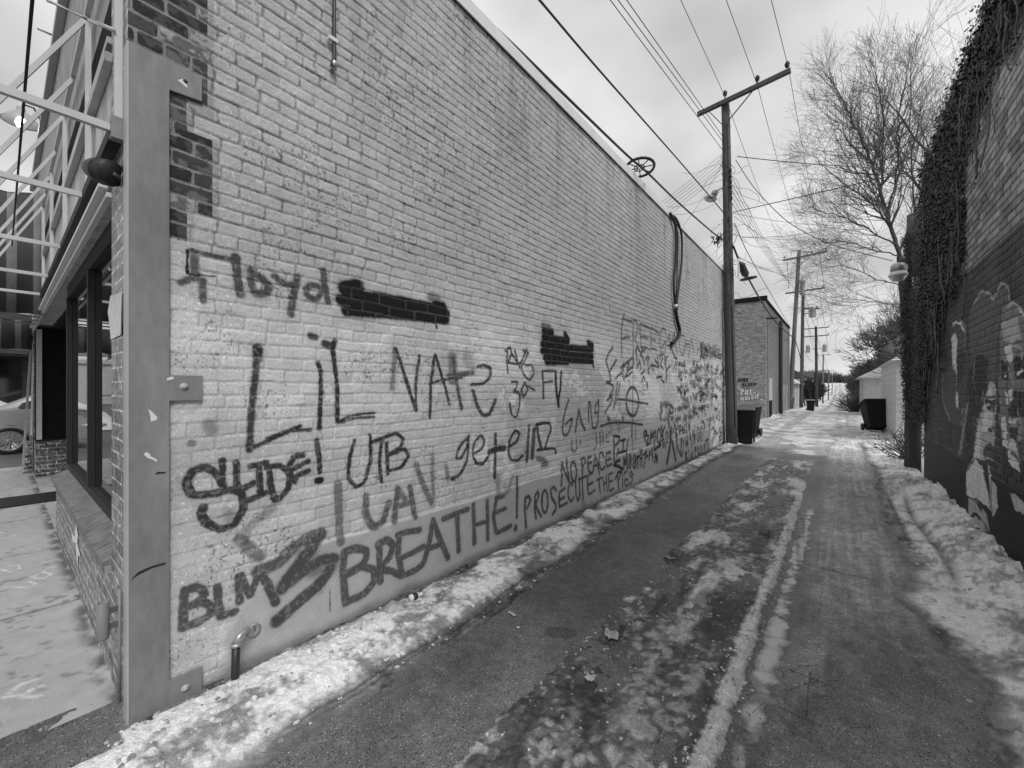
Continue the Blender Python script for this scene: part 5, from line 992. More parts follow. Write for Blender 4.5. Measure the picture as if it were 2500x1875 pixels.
for k in range(5):
    wire(sagline(onP1(7.0 + k * .2, 5.3, .05), W(1928 + k * 3, 690 + k * 4, 30.9), .25), .007, ORD[k] + ' of five thin wires running from the near pole to the leaning pole', 'wiregrey')
wire(smooth([W(1796, 390, 11.6), W(1832, 446, 11.7), W(1871, 492, 11.8), W(1922, 540, 11.8), W(1987, 579, 11.7), W(2056, 605, 11.5), W(2179, 637, 10.9)]), .010, 'dark service cable sagging from the near pole to the lamp by the ivy', group=None)
wire([W(1790, 518, 11.6), W(2000, 470, 8.6), W(2240, 415, 6.7), W(2300, 402, 6.2)], .010, 'straight dark cable from the near pole to the top of the ivy wall', group=None)
wire(sagline(W(1800, 382, 11.7), W(2290, 412, 14), .1), .011, 'level cable crossing in front of the bare tree at the height of the pole coils', group=None)
for (u0, v0), (u1, v1, t1), s in (((1788, 520), (2060, 550, 14), .1), ((1792, 528), (1950, 612, 30), .3), ((1805, 578), (2080, 545, 13), .15), ((1805, 578), (2250, 590, 18), .1), ((1800, 625), (1935, 655, 31), .4), ((1800, 635), (1925, 652, 31), .3), ((1800, 628), (2100, 700, 36), .5)):
    wire(sagline(W(u0, v0, 11.7), W(u1, v1, t1), s), .006, 'thin grey wire leaving the coils of the near pole to the right', 'wiregrey', 'thin wires leaving the near pole to the right')
for k in range(6):
    wire(sagline(W(1763, 376 + 9 * k, 11.8), W(1590 + 4 * k, 512 + 6 * k, 11.0), .03), .006, ORD2[k] + ' wire in the fan dropping from the near pole behind the coping', 'wiregrey', 'fan of service wires behind the coping')
for k, (u0, v0, u1, v1) in enumerate(((1745, 470, 1630, 505), (1745, 498, 1625, 522), (1765, 395, 1660, 560), (1755, 575, 1700, 610), (1765, 590, 1705, 640))):
    wire(sagline(W(u0, v0, 11.9), W(u1, v1, 11.2), .12), .005, 'loose thin wire drooping left of the near pole', 'wiregrey', 'loose wires left of the near pole')
wire(smooth([W(1790, 600, 11.7), W(1806, 640, 12.0), W(1827, 680, 13.6), W(1869, 752, 18), W(1903, 796, 24), W(1941, 832, 31), W(1956, 880, 36)]), .03, 'thick dark cable falling away from the near pole along the brown brick building', group=None, name='thick_cable')
wire(smooth([W(1793, 545, 11.7), W(1827, 620, 14), W(1881, 716, 19), W(1932, 804, 31)]), .012, 'plain cable falling from the near pole to the pale leaning pole', group=None)
DW = ('from the left end of the leaning pole crossarm to the straight pole', 'from the right end of the leaning pole crossarm to the double crossarms', 'from the top of the straight pole to the double crossarms', 'from the crossarm end of the straight pole to the double crossarms', 'low between the straight pole and the dark pole', 'from the middle of the double crossarms to the slim distant pole', 'from the right end of the double crossarms into the distance', 'from the left end of the double crossarms to the slim pole', 'from the slim distant pole to the very distant pole', 'low between the dark pole and the slim distant pole', 'lowest between the straight pole and the dark pole', 'from the foot of the cable run past the leaning pole', 'between the two farthest poles')
for DI, (u, v, t, u1, v1, t1, s) in enumerate(((1921, 622, 31, 1926, 708, 36, .1), (2000, 618, 31, 2034, 790, 58, .8), (1961, 702, 36, 1992, 800, 58, .4), (2000, 706, 36, 2016, 798, 58, .5), (1965, 765, 36, 1994, 840, 58, .5), (1990, 800, 58, 2010, 866, 95, .5), (2016, 802, 58, 2024, 868, 95, .6), (1972, 802, 58, 1996, 868, 95, .6), (2010, 866, 95, 2024, 905, 140, .7), (1994, 850, 58, 2009, 900, 95, .8), (1960, 850, 36, 1994, 880, 58, .6), (1940, 820, 31, 1965, 900, 58, .3), (2024, 905, 140, 2032, 917, 190, .5))):
    wire(sagline(W(u, v, t), W(u1, v1, t1), s), .008 + t * .0003, 'thin wire ' + DW[DI], 'wiregrey', 'distant wires between the far poles')
# oval cable storage rings
def ringo(u, v, t, rx, ry, label, tilt=0):
    o = empty('cable_ring', tuple(W(u, v, t))); tag(o, label, 'cable ring', 'cable storage rings on the thick cable'); c = W(u, v, t); e1_ = Vector((.35, 1, 0)).normalized(); e1_ = Vector((CT, ST, 0)) * .9 + Vector((0, 0, tilt)); e2_ = Vector((-ST, CT, .05))
    f_ = lambda a, s=1: c + e1_ * math.cos(a) * rx * s + e2_ * math.sin(a) * ry * s
    mb = MB(); mb.tube([f_(i * math.pi / 10) for i in range(21)], .022, 8, False); mb.build('rim', M['black'], o)
    mb = MB()
    for i in range(8): mb.tube([f_(i * math.pi / 4 + .3, .1), f_(i * math.pi / 4 + .3)], .009, 5)
    mb.tube([f_(i * math.pi / 5, .35) for i in range(11)], .009, 5); mb.build('spokes', M['dmetal'], o)
ringo(1561, 410, 6.9, .25, .33, 'large oval cable ring hanging beside the coping of the painted wall', -.1); ringo(1827, 680, 13.6, .24, .3, 'oval cable ring just right of the near pole', .1); ringo(1884, 777, 19, .25, .22, 'small oval cable ring in front of the brown brick building', -.02)
# bundle joint near the pole
mb = MB(); 
for i in range(40):
    p = W(1754, 582, 11.7) + Vector((rr_.gauss(0, .06), rr_.gauss(0, .06), rr_.gauss(0, .07))); mb.tube([p, p + Vector((rr_.uniform(-.08, .08), rr_.uniform(-.08, .08), rr_.uniform(-.12, .05)))], .012, 4)
tag(mb.build('cable_joint', M['black']), 'ragged black taped joint on the thick cable beside the near pole', 'cable joint')

# ------------------------------------------------------------------ ivy pole with lamp, sign
ip = empty('ivy_pole', tuple(W(2228, 1148, 8.1))); tag(ip, 'wooden pole wrapped in dark ivy at the end of the mural wall', 'pole')
b_ = W(2228, 1150, 8.1); b_.z = -.05; mb = MB(); tp = b_ + Vector((.02, .0, 5.1)); pts = [b_.lerp(tp, i / 10) for i in range(11)]; mb.tube(pts, [.125 - .002 * i for i in range(11)], 14); mb.build('shaft', M['pole'], ip)
iv = MB(); k = 0
while k < 13000:
    z = rl.uniform(.75, 4.65); a = rl.uniform(0, 6.28); bul = .13 + .07 * mnoise.noise(Vector((a, z * 2.2, 3))) + .05 * ss(1, 3, np.array(z)); fz = (z + .05) / 5.1; c = b_.lerp(tp, fz)
    if z < 1.25 and rl.random() > (z - .7): continue
    bul *= 1 - .12 * (z > 4.2)
    rq = bul * rl.uniform(.75, 1.15); leaf(iv, Vector((c.x + math.cos(a) * rq, c.y + math.sin(a) * rq, z)), rl.uniform(.015, .042), Vector((math.cos(a), math.sin(a), .3)), rl); k += 1
for k in range(13000):          # the mass bridging wall end and pole
    f = rl.random(); z = rl.uniform(1.0, 5.25 - .65 * f); y = 9.4 + (b_.y - 9.4) * f; 
    leaf(iv, Vector((EX - .02 + rl.gauss(0, .05) - .04 * f, y + rl.uniform(-.1, .25), z)), rl.uniform(.015, .042), Vector((-1, -.3, .2)), rl)
iv.build('ivy', M['ivy'], ip)
lo = empty('yard_lamp', tuple(W(2196, 655, 7.9))); tag(lo, 'grey bucket shaped yard lamp fixed near the top of the ivy pole', 'lamp')
c = W(2193, 668, 7.75); mb = MB(); mb.lathe([(.05, .20), (.09, .185), (.11, .15), (.115, .03)], c, 20); mb.build('cap', M['metal'], lo)
mb = MB(); mb.lathe([(.117, .03), (.142, -.02), (.144, -.045), (.134, -.05)], c, 24); mb.build('collar', M['white'], lo)
m, t, b = newmat('prismatic_glass'); b.inputs['Base Color'].default_value = (.5, .5, .5, 1); b.inputs['Roughness'].default_value = .2; b.inputs['Transmission Weight'].default_value = .35
mb = MB(); mb.lathe([(.132, -.05), (.118, -.09), (.08, -.14), (.04, -.155)], c, 20); mb.build('lens', m, lo)
mb = MB(); mb.tube([c + Vector((.10, 0, .02)), W(2214, 648, 8.0)], .02, 8); mb.build('arm', M['metal'], lo)
jb = MB(); c = W(2238, 693, 7.85); jb.bbox(c.x - .06, c.x + .05, c.y - .05, c.y + .05, c.z - .13, c.z + .13, .012); tag(jb.build('junction_box', M['white']), 'small pale box on the ivy pole beside the yard lamp', 'box')
# diamond sign seen past the pole
sg = empty('warning_sign', tuple(W(2208, 847, 10.2))); tag(sg, 'grey diamond warning sign half hidden behind the ivy pole', 'sign')
c = W(2214, 847, 10.3); hd = .43; X_ = Vector((1, 0, 0)); Zv = Vector((0, 0, 1)); F_ = Vector((0, 1, 0))
mb = MB(); v = [c + X_ * a * hd + Zv * b__ * hd + F_ * o for o in (0, .004) for a, b__ in ((0, 1), (-1, 0), (0, -1), (1, 0))]; mb.add(v, [(0, 1, 2, 3), (7, 6, 5, 4)] + [(i, 4 + i, 4 + (i + 1) % 4, (i + 1) % 4) for i in range(4)]); mb.build('panel', mat('sign_sheet', .21, .5, .1, 4, 0), sg)
mb = MB()
for s0, s1 in ((.93, .90),):
    for i in range(4):
        A0 = ((0, 1), (-1, 0), (0, -1), (1, 0)); a0, a1 = A0[i], A0[(i + 1) % 4]
        mb.add([c - F_ * .003 + (X_ * a0[0] + Zv * a0[1]) * hd * s0, c - F_ * .003 + (X_ * a1[0] + Zv * a1[1]) * hd * s0, c - F_ * .003 + (X_ * a1[0] + Zv * a1[1]) * hd * s1, c - F_ * .003 + (X_ * a0[0] + Zv * a0[1]) * hd * s1], [(0, 1, 2, 3)])
mb.build('border', M['black'], sg)
def text(body, loc, size, rotm, mt, parent, name='lettering', align='CENTER'):
    cu = bpy.data.curves.new(name, 'FONT'); cu.body = body; cu.size = size; cu.extrude = .001; cu.align_x = align; o = bpy.data.objects.new(name, cu); C.objects.link(o)
    o.matrix_world = Matrix.Translation(loc) @ rotm; dg = bpy.context.evaluated_depsgraph_get(); me = bpy.data.meshes.new_from_object(o.evaluated_get(dg)); me.transform(o.matrix_world); bpy.data.objects.remove(o)
    return link(name, me, M[mt], parent)
rotm = Matrix((X_, Zv, -F_)).transposed().to_4x4()
text('SPEED', c - F_ * .006 + Zv * .03, .19, rotm, 'black', sg); text('BUMP', c - F_ * .006 - Zv * .17, .19, rotm, 'black', sg)
mb = MB(); mb.bar(c + F_ * .03 + Zv * .4, Vector((c.x, c.y, -.1)) + F_ * .03, .05); mb.build('post', M['metal'], sg)

# ------------------------------------------------------------------ brown brick building further on the left
b2 = empty('brown_brick_building', (-2.94, 24.3, 0)); tag(b2, 'two storey high brown brick building with sprayed words beyond the near pole', 'building')
bk = brickmat('brown_brick', .20, .36, .18, rot=RY); bkx = brickmat('brown_brick_side', .18, .30, .15, rot=RX)
mb = MB(); mb.box(-16, -2.94, 24.3, 24.5, -.3, 6.1); mb.build('front_wall', bk, b2)
mb = MB(); mb.box(-3.15, -2.938, 24.502, 36.6, -1.2, 6.05); mb.box(-2.937, -2.90, 24.9, 25.2, -.2, 5.4); mb.box(-2.937, -2.89, 35.6, 36.6, -1, 6.3); mb.build('side_wall', bkx, b2)
mb = MB(); mb.box(-16, -2.88, 24.24, 24.52, 6.1, 6.35); mb.box(-3.2, -2.88, 24.521, 36.65, 6.051, 6.2); mb.build('coping', M['darkpaint'], b2)
mb = MB(); mb.box(-16, -3.16, 24.52, 36.5, 5.5, 5.7); mb.box(-16, -3.16, 36.4, 36.6, -1, 6); mb.build('roof', M['shingle'], b2)
mb = MB(); mb.box(-2.936, -2.925, 25.6, 26.9, 1.0, 2.2); mb.build('boarded_panel', M['siding'], b2)
mb = MB(); mb.box(-2.936, -2.92, 25.6, 26.7, -.1, .98); mb.build('side_door', M['darkpaint'], b2)
mb = MB(); mb.box(-2.9365, -2.91, 30.5, 35.5, -.6, 1.9); mb.build('plaster_patch', mat('flaked_plaster', .34, .85, .6, 1.2, .5, .01, fine=.2), b2)
mb = MB(); mb.box(-16, -2.99, 24.285, 24.298, -.2, .45); mb.build('plinth', mat('grey_plinth', .25, .85, .3, 2), b2)
dp = MB(); a = W(1902, 1010, 25); dp.tube([Vector((-2.80, 29.7, -.2)), Vector((-2.80, 29.7, 5.75))], .10, 10); o = dp.build('dark_mast', M['poledark']); tag(o, 'dark mast standing close against the alley side of the brown brick building', 'mast')
# sprayed words on the brown wall
ZJ = (1700, 620, .3014)
def st2(pts, r, mt):
    mb = MB(); v = []; P_ = [onY(1700 + a * .3014, 620 + b__ * .3014, 24.27) for a, b__ in pts]
    for p, q in zip(P_[:-1], P_[1:]): mb.bar(p, q, .006, r, Vector((0, 0, 1)) if abs((q - p).normalized().z) < .9 else Vector((1, 0, 0)))
    return mb
def words(lst, r, mt, name):
    mb = MB()
    for pts in lst:
        m2 = st2(pts, r, mt); mb.add(m2.v, m2.f)
    return mb.build(name, M[mt], b2)
words([[(345, 1005), (335, 1020), (345, 1035), (355, 1020), (345, 1005)], [(368, 1005), (358, 1020), (368, 1035), (378, 1020), (368, 1005)], [(385, 1035), (385, 1005), (398, 1012), (385, 1020), (400, 1030), (388, 1035)], [(408, 1038), (408, 1008), (420, 1015), (408, 1022), (420, 1038)],
       [(375, 1070), (375, 1048), (390, 1052), (378, 1058), (390, 1068), (375, 1072)], [(400, 1048), (400, 1070), (415, 1068)], [(438, 1046), (424, 1048), (424, 1068), (438, 1066)], [(424, 1058), (436, 1056)], [(460, 1044), (446, 1046), (446, 1068), (460, 1066)], [(446, 1056), (458, 1054)], [(468, 1066), (470, 1044), (490, 1050), (468, 1066)]], .035, 'black', 'dark_lettering')
words([[(365, 1145), (365, 1095), (385, 1105), (368, 1120)], [(400, 1105), (398, 1140)], [(415, 1100), (412, 1140), (425, 1138)], [(440, 1095), (438, 1138), (452, 1132)], [(460, 1128), (475, 1120)], [(365, 1160), (362, 1180)], [(378, 1160), (378, 1185), (390, 1182)], [(400, 1155), (400, 1182)], [(415, 1155), (402, 1168), (418, 1182)], [(430, 1160), (425, 1175), (438, 1178)],
       [(450, 1178), (450, 1145), (465, 1152), (452, 1160), (466, 1170), (450, 1178)], [(480, 1145), (480, 1172)], [(488, 1148), (506, 1140)], [(497, 1145), (498, 1172)], [(520, 1180), (540, 1176)], [(352, 1100), (372, 1092)]], .05, 'white', 'white_lettering')

# ------------------------------------------------------------------ wheeled bins
def make_bin(name='wheeled_bin', lid_open=0):
    o = empty(name); o['_local'] = 1
    mb = MB(); v = []
    secs = [(0, .22, .24), (.15, .225, .25), (.80, .275, .32), (.90, .285, .33), (.905, .30, .345), (.96, .30, .345)]
    for z, hx, hy in secs: v += [(-hx + .03, -hy, z), (hx - .03, -hy, z), (hx, -hy + .03, z), (hx, hy - .03, z), (hx - .03, hy, z), (-hx + .03, hy, z), (-hx, hy - .03, z), (-hx, -hy + .03, z)]
    f = [tuple(reversed(range(8)))] + [(k * 8 + i, k * 8 + (i + 1) % 8, k * 8 + 8 + (i + 1) % 8, k * 8 + 8 + i) for k in range(5) for i in range(8)] + [tuple(range(40, 48))]
    mb.add(v, f); mb.build('body', M['bin'], o)
    mb = MB(); mb.add([(-.31, -.36, .962), (.31, -.36, .962), (.31, .37, .985), (-.31, .37, .985), (-.27, -.30, 1.0), (.27, -.30, 1.0), (.27, .30, 1.04), (-.27, .30, 1.04)], [(3, 2, 1, 0), (4, 5, 6, 7), (0, 1, 5, 4), (1, 2, 6, 5), (2, 3, 7, 6), (3, 0, 4, 7)]); mb.build('lid', M['lidgrey'], o)
    for s in (-1, 1): mb = MB(); mb.lathe([(.02, -.03), (.12, -.03), (.13, 0), (.12, .03), (.02, .03)], (s * .27, .26, .12), 16, (1, 0, 0)); mb.build('wheel', M['black'], o)
    mb = MB(); mb.tube([(-.25, .34, .95), (-.25, .41, .97), (.25, .41, .97), (.25, .34, .95)], .014, 6); mb.build('handle', M['bin'], o)
    return o
M['lidgrey'] = mat('bin_lid', .09, .35, .3, 5, .2, .002)
b0 = make_bin(); 
def copybin(loc, rot, lab, sc=1):
    r = b0.copy(); C.objects.link(r); r.location = loc; r.rotation_euler = rot; r.scale = (sc,) * 3; r['label'] = lab
    for ch in b0.children: c_ = ch.copy(); C.objects.link(c_); c_.parent = r; c_.matrix_parent_inverse = Matrix.Identity(4)
    return r
tag(b0, 'dark wheeled bin with a grey lid standing just behind the near pole', 'bin', 'wheeled rubbish bins'); b0.location = (-2.18, 13.75, .03); b0.rotation_euler = (0, 0, .15)
b0.scale = (.84, .84, 1.0)
copybin((-2.35, 15.6, .05), (0, 0, -.1), 'second dark wheeled bin partly hidden behind the bin at the near pole', 1.0)
copybin((1.02, 19.9, .17), (-.34, .0, .25), 'tipped back dark wheeled bin beside the white garage', 1.05)
copybin((1.75, 20.3, .05), (0, 0, -.1), 'upright dark wheeled bin against the tipped one beside the white garage', 1.12)
copybin(tuple(W(1922, 1000, 33) * 1) if False else (-3.3, 41, -.2), (0, 0, .2), 'dark wheeled bin by the small white garage beyond the leaning pole', 1.1)
copybin((-2.3, 51, -.65), (0, 0, .2), 'far dark wheeled bin at the edge of the alley in front of the dark pole', 1.15)
q = W(2168, 1005, 23); 

# ------------------------------------------------------------------ garages and houses
def garage(name, x0, x1, y0, y1, h, rise, label, mt='siding', door=None, ov=.3, snow=True, axis='x', base=0):
    o = empty(name, ((x0 + x1) / 2, y0, base)); tag(o, label, 'garage' if 'garage' in name else 'house')
    mb = MB(); mb.box(x0, x1, y0, y1, base - .4, base + h); nb = int(h / .19)
    for k in range(1, nb): z = base + k * .19; mb.box(x0 - .012, x1 + .012, y0 - .012, y1 + .012, z, z + .012)
    mb.build('walls', M[mt], o)
    xm, ym = (x0 + x1) / 2, (y0 + y1) / 2; e = ov; b = base + h
    def roofm(dz, mtl, nm):
        mb = MB(); r0, r1 = b - .04 + dz, b + rise + dz
        if axis == 'hip': v = [(x0 - e, y0 - e, r0), (x1 + e, y0 - e, r0), (x1 + e, y1 + e, r0), (x0 - e, y1 + e, r0), (x0 + (y1 - y0) * .5, ym, r1), (x1 - (y1 - y0) * .5, ym, r1)]; f = [(0, 1, 5, 4), (1, 2, 5), (2, 3, 4, 5), (3, 0, 4), (3, 2, 1, 0)]
        elif axis == 'x': v = [(x0 - e, y0 - e, r0), (x1 + e, y0 - e, r0), (x1 + e, y1 + e, r0), (x0 - e, y1 + e, r0), (x0 - e, ym, r1), (x1 + e, ym, r1)]; f = [(0, 1, 5, 4), (2, 3, 4, 5), (1, 2, 5), (3, 0, 4), (3, 2, 1, 0)]
        else: v = [(x0 - e, y0 - e, r0), (x1 + e, y0 - e, r0), (x1 + e, y1 + e, r0), (x0 - e, y1 + e, r0), (xm, y0 - e, r1), (xm, y1 + e, r1)]; f = [(0, 1, 4), (1, 2, 5, 4), (2, 3, 5), (3, 0, 4, 5), (3, 2, 1, 0)]
        mb.add(v, f); return mb.build(nm, mtl, o)
    roofm(0, M['shingle'] if not snow else M['white'], 'roof')
    if snow: e = ov - .05; roofm(.05, M['farsnow'], 'roof_snow')
    if door: mb = MB(); mb.box(door[0], door[1], y0 - .03, y0 - .013, base, base + door[2]); mb.build('door', M['doorgrey'], o)
    return o
M['doorgrey'] = mat('garage_door', .26, .6, .15, 2, .2, .002)
garage('garage', 1.1, 7, 32, 38, 2.3, 1.9, 'pale sided garage with a snowy hipped roof and a grey door beyond the tipped bin', door=(1.95, 4.4, 2.0), axis='hip')
gq = garage('garage', 1.30, 6, 16.6, 22, 2.5, 1.2, 'white sided garage directly behind the ivy pole', mt='siding', axis='hip', ov=.12)
garage('garage', -8.0, -2.95, 42, 49, 2.5, 1.6, 'small white garage with snow on its roof beyond the pale leaning pole', base=-.4, axis='y')
garage('garage', 2.6, 8, 66, 73, 2.3, 1.2, 'low distant garage with a snow roof to the right of the alley', base=-1.2, axis='y')
garage('garage', 2.2, 7, 92, 99, 2.3, 1.3, 'small far garage beyond the low one on the right', base=-1.8, axis='x', snow=False)
garage('house', -26, -12, 62, 74, 6.4, 2.5, 'grey two storey house behind the small white garage', mt='housegrey', base=-1, axis='x', snow=False) if M.setdefault('housegrey', mat('house_paint', .16, .8, .2, 1)) else None
garage('house', -20, -8, 96, 108, 7.5, 3, 'distant dark house left of the far poles', mt='housegrey', base=-2, axis='y', snow=False)
garage('house', -16, -6.5, 150, 165, 7, 3, 'small pale house far down on the left of the alley', mt='siding', base=-2.3, axis='y', snow=False)
garage('house', 12, 26, 120, 132, 7, 3, 'distant grey house among the trees on the right', mt='housegrey', base=-2, axis='y', snow=False)
garage('house', -28, -10, 230, 245, 9, 3, 'farthest pale building near the top of the slope on the left', mt='housegrey', base=-2, axis='x', snow=False)
# street building across the cross street
sb = empty('corner_building', (-29, 0, 0)); tag(sb, 'dark two storey brick building across the street at the far left', 'building')
mb = MB(); mb.box(-44, -29, -.9, 16, 0, 9.6); mb.build('walls', brickmat('street_brick', .035, .07, .05, rot=RX), sb)
mb = MB(); mb.box(-44.2, -28.6, -1.1, 16.2, 9.6, 10.3); mb.box(-28.999, -28.75, -.9, 16, 8.7, 8.95); mb.build('cornice', M['frame'], sb)
mb = MB()
for k in range(4): y = -.6 + 4.1 * k; mb.box(-28.999, -28.94, y, y + 1.3, 5.2, 7.4); mb.box(-28.999, -28.94, y + 1.8, y + 3.1, 5.2, 7.4)
mb.build('windows', M['glassdark'], sb)
mb = MB(); mb.box(-28.999, -27.6, -.9, 14, 3.0, 3.5); mb.build('fascia', M['darkpaint'], sb)
mb = MB(); mb.box(-28.998, -28.9, -.7, .6, .3, 2.9); mb.build('shop_window', M['glassdark'], sb)
for (y, s, lb) in ((-.6, 1.3, 'heap of ploughed snow across the street behind the silver car'), (1.9, 1.5, 'second heap of ploughed snow across the street nearer the brick corner')):
    a = np.linspace(-1, 1, 40); A, B = np.meshgrid(a, a); rr2 = np.sqrt(A * A + B * B); zz = np.clip(1 - rr2 ** 2, -.02, 1) * (.7 + .6 * fbm(A * 3 + y, B * 3, 801, 4)) * .9
    me = grid_mesh('snow_heap', np.stack([A * s * 1.4 - 24.5, B * s * 1.3 + y, zz * s], -1), {'tone': .45 + .3 * fbm(A * 5, B * 5, 802, 3)}); tag(link('snow_heap', me, M['snow']), lb, 'snow heap')
fb = MB(); fb.box(-75, -60, -30, -3, 0, 4.2); fb.box(-75.2, -59.8, -30.2, -2.8, 4.2, 4.6); fb.box(-59.99, -59.9, -28, -5, 1, 3)
tag(fb.build('low_building', M['siding']), 'low pale building far across the street, seen only in the shop glass', 'building')
# silver car
CY = 1.56; car = empty('parked_car', (-17.3, 1.56, -.06)); tag(car, 'silver saloon car parked across the street end at the far left', 'car')
def carshape():
    prof = [(-2.35, .45), (-2.38, .62), (-2.30, .92), (-2.05, 1.02), (-1.65, 1.06), (-1.05, 1.36), (-.5, 1.44), (.3, 1.44), (.8, 1.34), (1.45, 1.02), (2.1, .88), (2.35, .70), (2.36, .42), (2.2, .28), (-2.2, .28)]
    mb = MB(); n = len(prof); secs = [(-.88, .93), (-.80, 1.0), (-.3, 1.0), (.3, 1.0), (.80, 1.0), (.88, .93)]; v = []
    for x, s in secs:
        for y, z in prof:
            zz = z; xx = x * (.80 if z > 1.2 else (.93 if z > 1.03 else 1)); v.append((-17.3 + xx, CY + y * (1 if abs(x) < .85 else .985), -.06 + (zz if abs(x) < .85 else min(zz, .28 + (zz - .28) * .97)) * 1.08))
    f = [(i * n + j, i * n + (j + 1) % n, (i + 1) * n + (j + 1) % n, (i + 1) * n + j) for i in range(len(secs) - 1) for j in range(n)]
    mb.add(v, f, True); mb.add(v[:n], [tuple(range(n))]); mb.add(v[-n:], [tuple(reversed(range(n)))]); return mb
carshape().build('body', M['carpaint'], car)
mb = MB(); xs_ = -17.3 + .905
mb.add([(xs_ - .10, CY - 1.28, 1.12), (xs_ - .10, CY - .2, 1.10), (xs_ - .20, CY - .2, 1.43), (xs_ - .21, CY - .75, 1.40), (xs_ - .16, CY - 1.2, 1.24)], [(0, 1, 2, 3, 4)]); mb.v = [(x + .045, y, z) for x, y, z in mb.v]; mb.build('window', M['glassdark'], car)
for y in (-1.42, 1.45):
    c = Vector((-17.3 + .80, CY + y, .29)); mb = MB(); mb.lathe([(.20, 0), (.33, 0), (.335, .03), (.335, .14), (.325, .17), (.24, .17), (.24, .10), (.20, .09)], c - Vector((.05, 0, 0)), 28, (1, 0, 0)); wh = mb.build('wheel', M['black'], car)
    mb = MB(); mb.lathe([(.24, .10), (.245, .17), (.232, .172), (.222, .12)], c - Vector((.05, 0, 0)), 28, (1, 0, 0)); mb.lathe([(.05, .10), (.05, .15), (.03, .16)], c - Vector((.05, 0, 0)), 14, (1, 0, 0))
    for k in range(6):
        a = k * math.pi / 3 + .3; d = Vector((0, math.cos(a), math.sin(a))); e = Vector((0, -math.sin(a), math.cos(a)))
        for s in (-1, 1): mb.bar(c + Vector((.095, 0, 0)) + d * .04 + e * s * .02, c + Vector((.10, 0, 0)) + d * .235 + e * s * .055, .02, .03, Vector((1, 0, 0)))
    mb.build('rim', M['rim'], wh)
    mb = MB(); cc = c + Vector((.062, 0, .02)); n = 20; v = [cc] + [cc + Vector((0, .40 * math.cos(k * math.pi / n), .38 * math.sin(k * math.pi / n))) for k in range(-2, n + 3)]; mb.add(v, [(0, i, i + 1) for i in range(1, len(v) - 1)]); mb.build('wheel_arch', M['black'], car)
mb = MB(); mb.bar((xs_ - .012, CY - .75, 1.02), (xs_ - .012, CY - .5, 1.03), .03, .025); mb.build('door_handle', M['rim'], car)

# ------------------------------------------------------------------ trees
def tree(base, height, label, seed, spread=.55, m1='bark', m2='twig', trunk_h=.25, r0=.16, lean=(0, 0), depth=6, dens=1.0, mintw=.004, group='bare trees beside the alley', name='bare_tree', up=.12, limbs=None):
    rd = random.Random(seed); T = MB(); K = MB(); root = empty(name, base); tag(root, label, 'tree', group); base = Vector(base)
    def grow(p, d, L, r, lvl):
        wig = .11 if lvl < 3 else .07
        n = 5 if lvl < 3 else 4; pts = [p]; rad = [r]
        for i in range(n):
            d = (d + Vector((rd.gauss(0, wig), rd.gauss(0, wig), rd.gauss(0, wig * .6) + up * (.6 if lvl > 1 else .25)))).normalized(); p = p + d * L / n; pts.append(p); rad.append(max(mintw * .6, r * (1 - .40 * (i + 1) / n)))
        (T if lvl < 3 else K).tube(pts, rad, 8 if lvl < 2 else (5 if lvl < 3 else 3), False)
        if lvl >= depth: return
        k = (3 if lvl == 0 else rd.choice((3, 4, 4, 5) if lvl < 3 else (3, 4, 4))); k = max(2, int(k * dens + rd.random()))
        for j in range(k):
            f = 1 if j == 0 else rd.uniform(.25, 1) if lvl else rd.uniform(.65, 1); q = f * n; i = min(int(q), n - 1); pp = pts[i].lerp(pts[i + 1], q - i); ax = Vector((rd.gauss(0, 1), rd.gauss(0, 1), rd.gauss(0, .5))).cross(d)
            if ax.length < 1e-3: continue
            a = rd.uniform(.3, .95) * spread * (1.7 if j else .5); nd = d.copy(); nd.rotate(Matrix.Rotation(a, 3, ax.normalized()))
            grow(pp, nd, L * rd.uniform(.55, .82) * (1 if lvl else 1.25), rad[min(i + 1, n)] * rd.uniform(.5, .75) if j else rad[-1] * .9, lvl + 1)
    if limbs:
        T.tube([base - Vector((0, 0, .3)), W(2212, 800, TD), W(2197, 626, TD)], [r0, r0 * .8, r0 * .62], 10, False)
        for px, dt, r in limbs:
            n_ = len(px); pts = smooth([W(u, v, TD + dt * 2.2 * k / (n_ - 1)) for k, (u, v) in enumerate(px)], 5); rad = [r * .82 * (1 - .88 * k / (len(pts) - 1)) for k in range(len(pts))]
            for k in range(1, len(pts) - 1): pts[k] = pts[k] + Vector((rd.gauss(0, .03), rd.gauss(0, .03), rd.gauss(0, .03)))
            T.tube(pts, rad, 7, False)
            for k in range(3, len(pts)):
                f = k / (len(pts) - 1); dd = (pts[k] - pts[k - 1]).normalized()
                for q in range((3 if k % 2 else 2) if f > .12 else 1):
                    ax = Vector((rd.gauss(0, 1), rd.gauss(0, 1), rd.gauss(0, .6))).cross(dd).normalized(); nd = dd.copy(); nd.rotate(Matrix.Rotation(rd.uniform(.35, .95), 3, ax))
                    grow(pts[k], nd, rd.uniform(1.1, 2.1) * (1.1 - .6 * f), max(mintw, rad[k] * .5), 4)
        T.build('trunk', M[m1], root); K.build('crown', M[m2], root); return root
    d0 = Vector((lean[0], lean[1], 1)).normalized(); grow(base - Vector((0, 0, .2)), d0, height * trunk_h, r0, 0)
    T.build('trunk', M[m1], root); K.build('crown', M[m2], root); return root
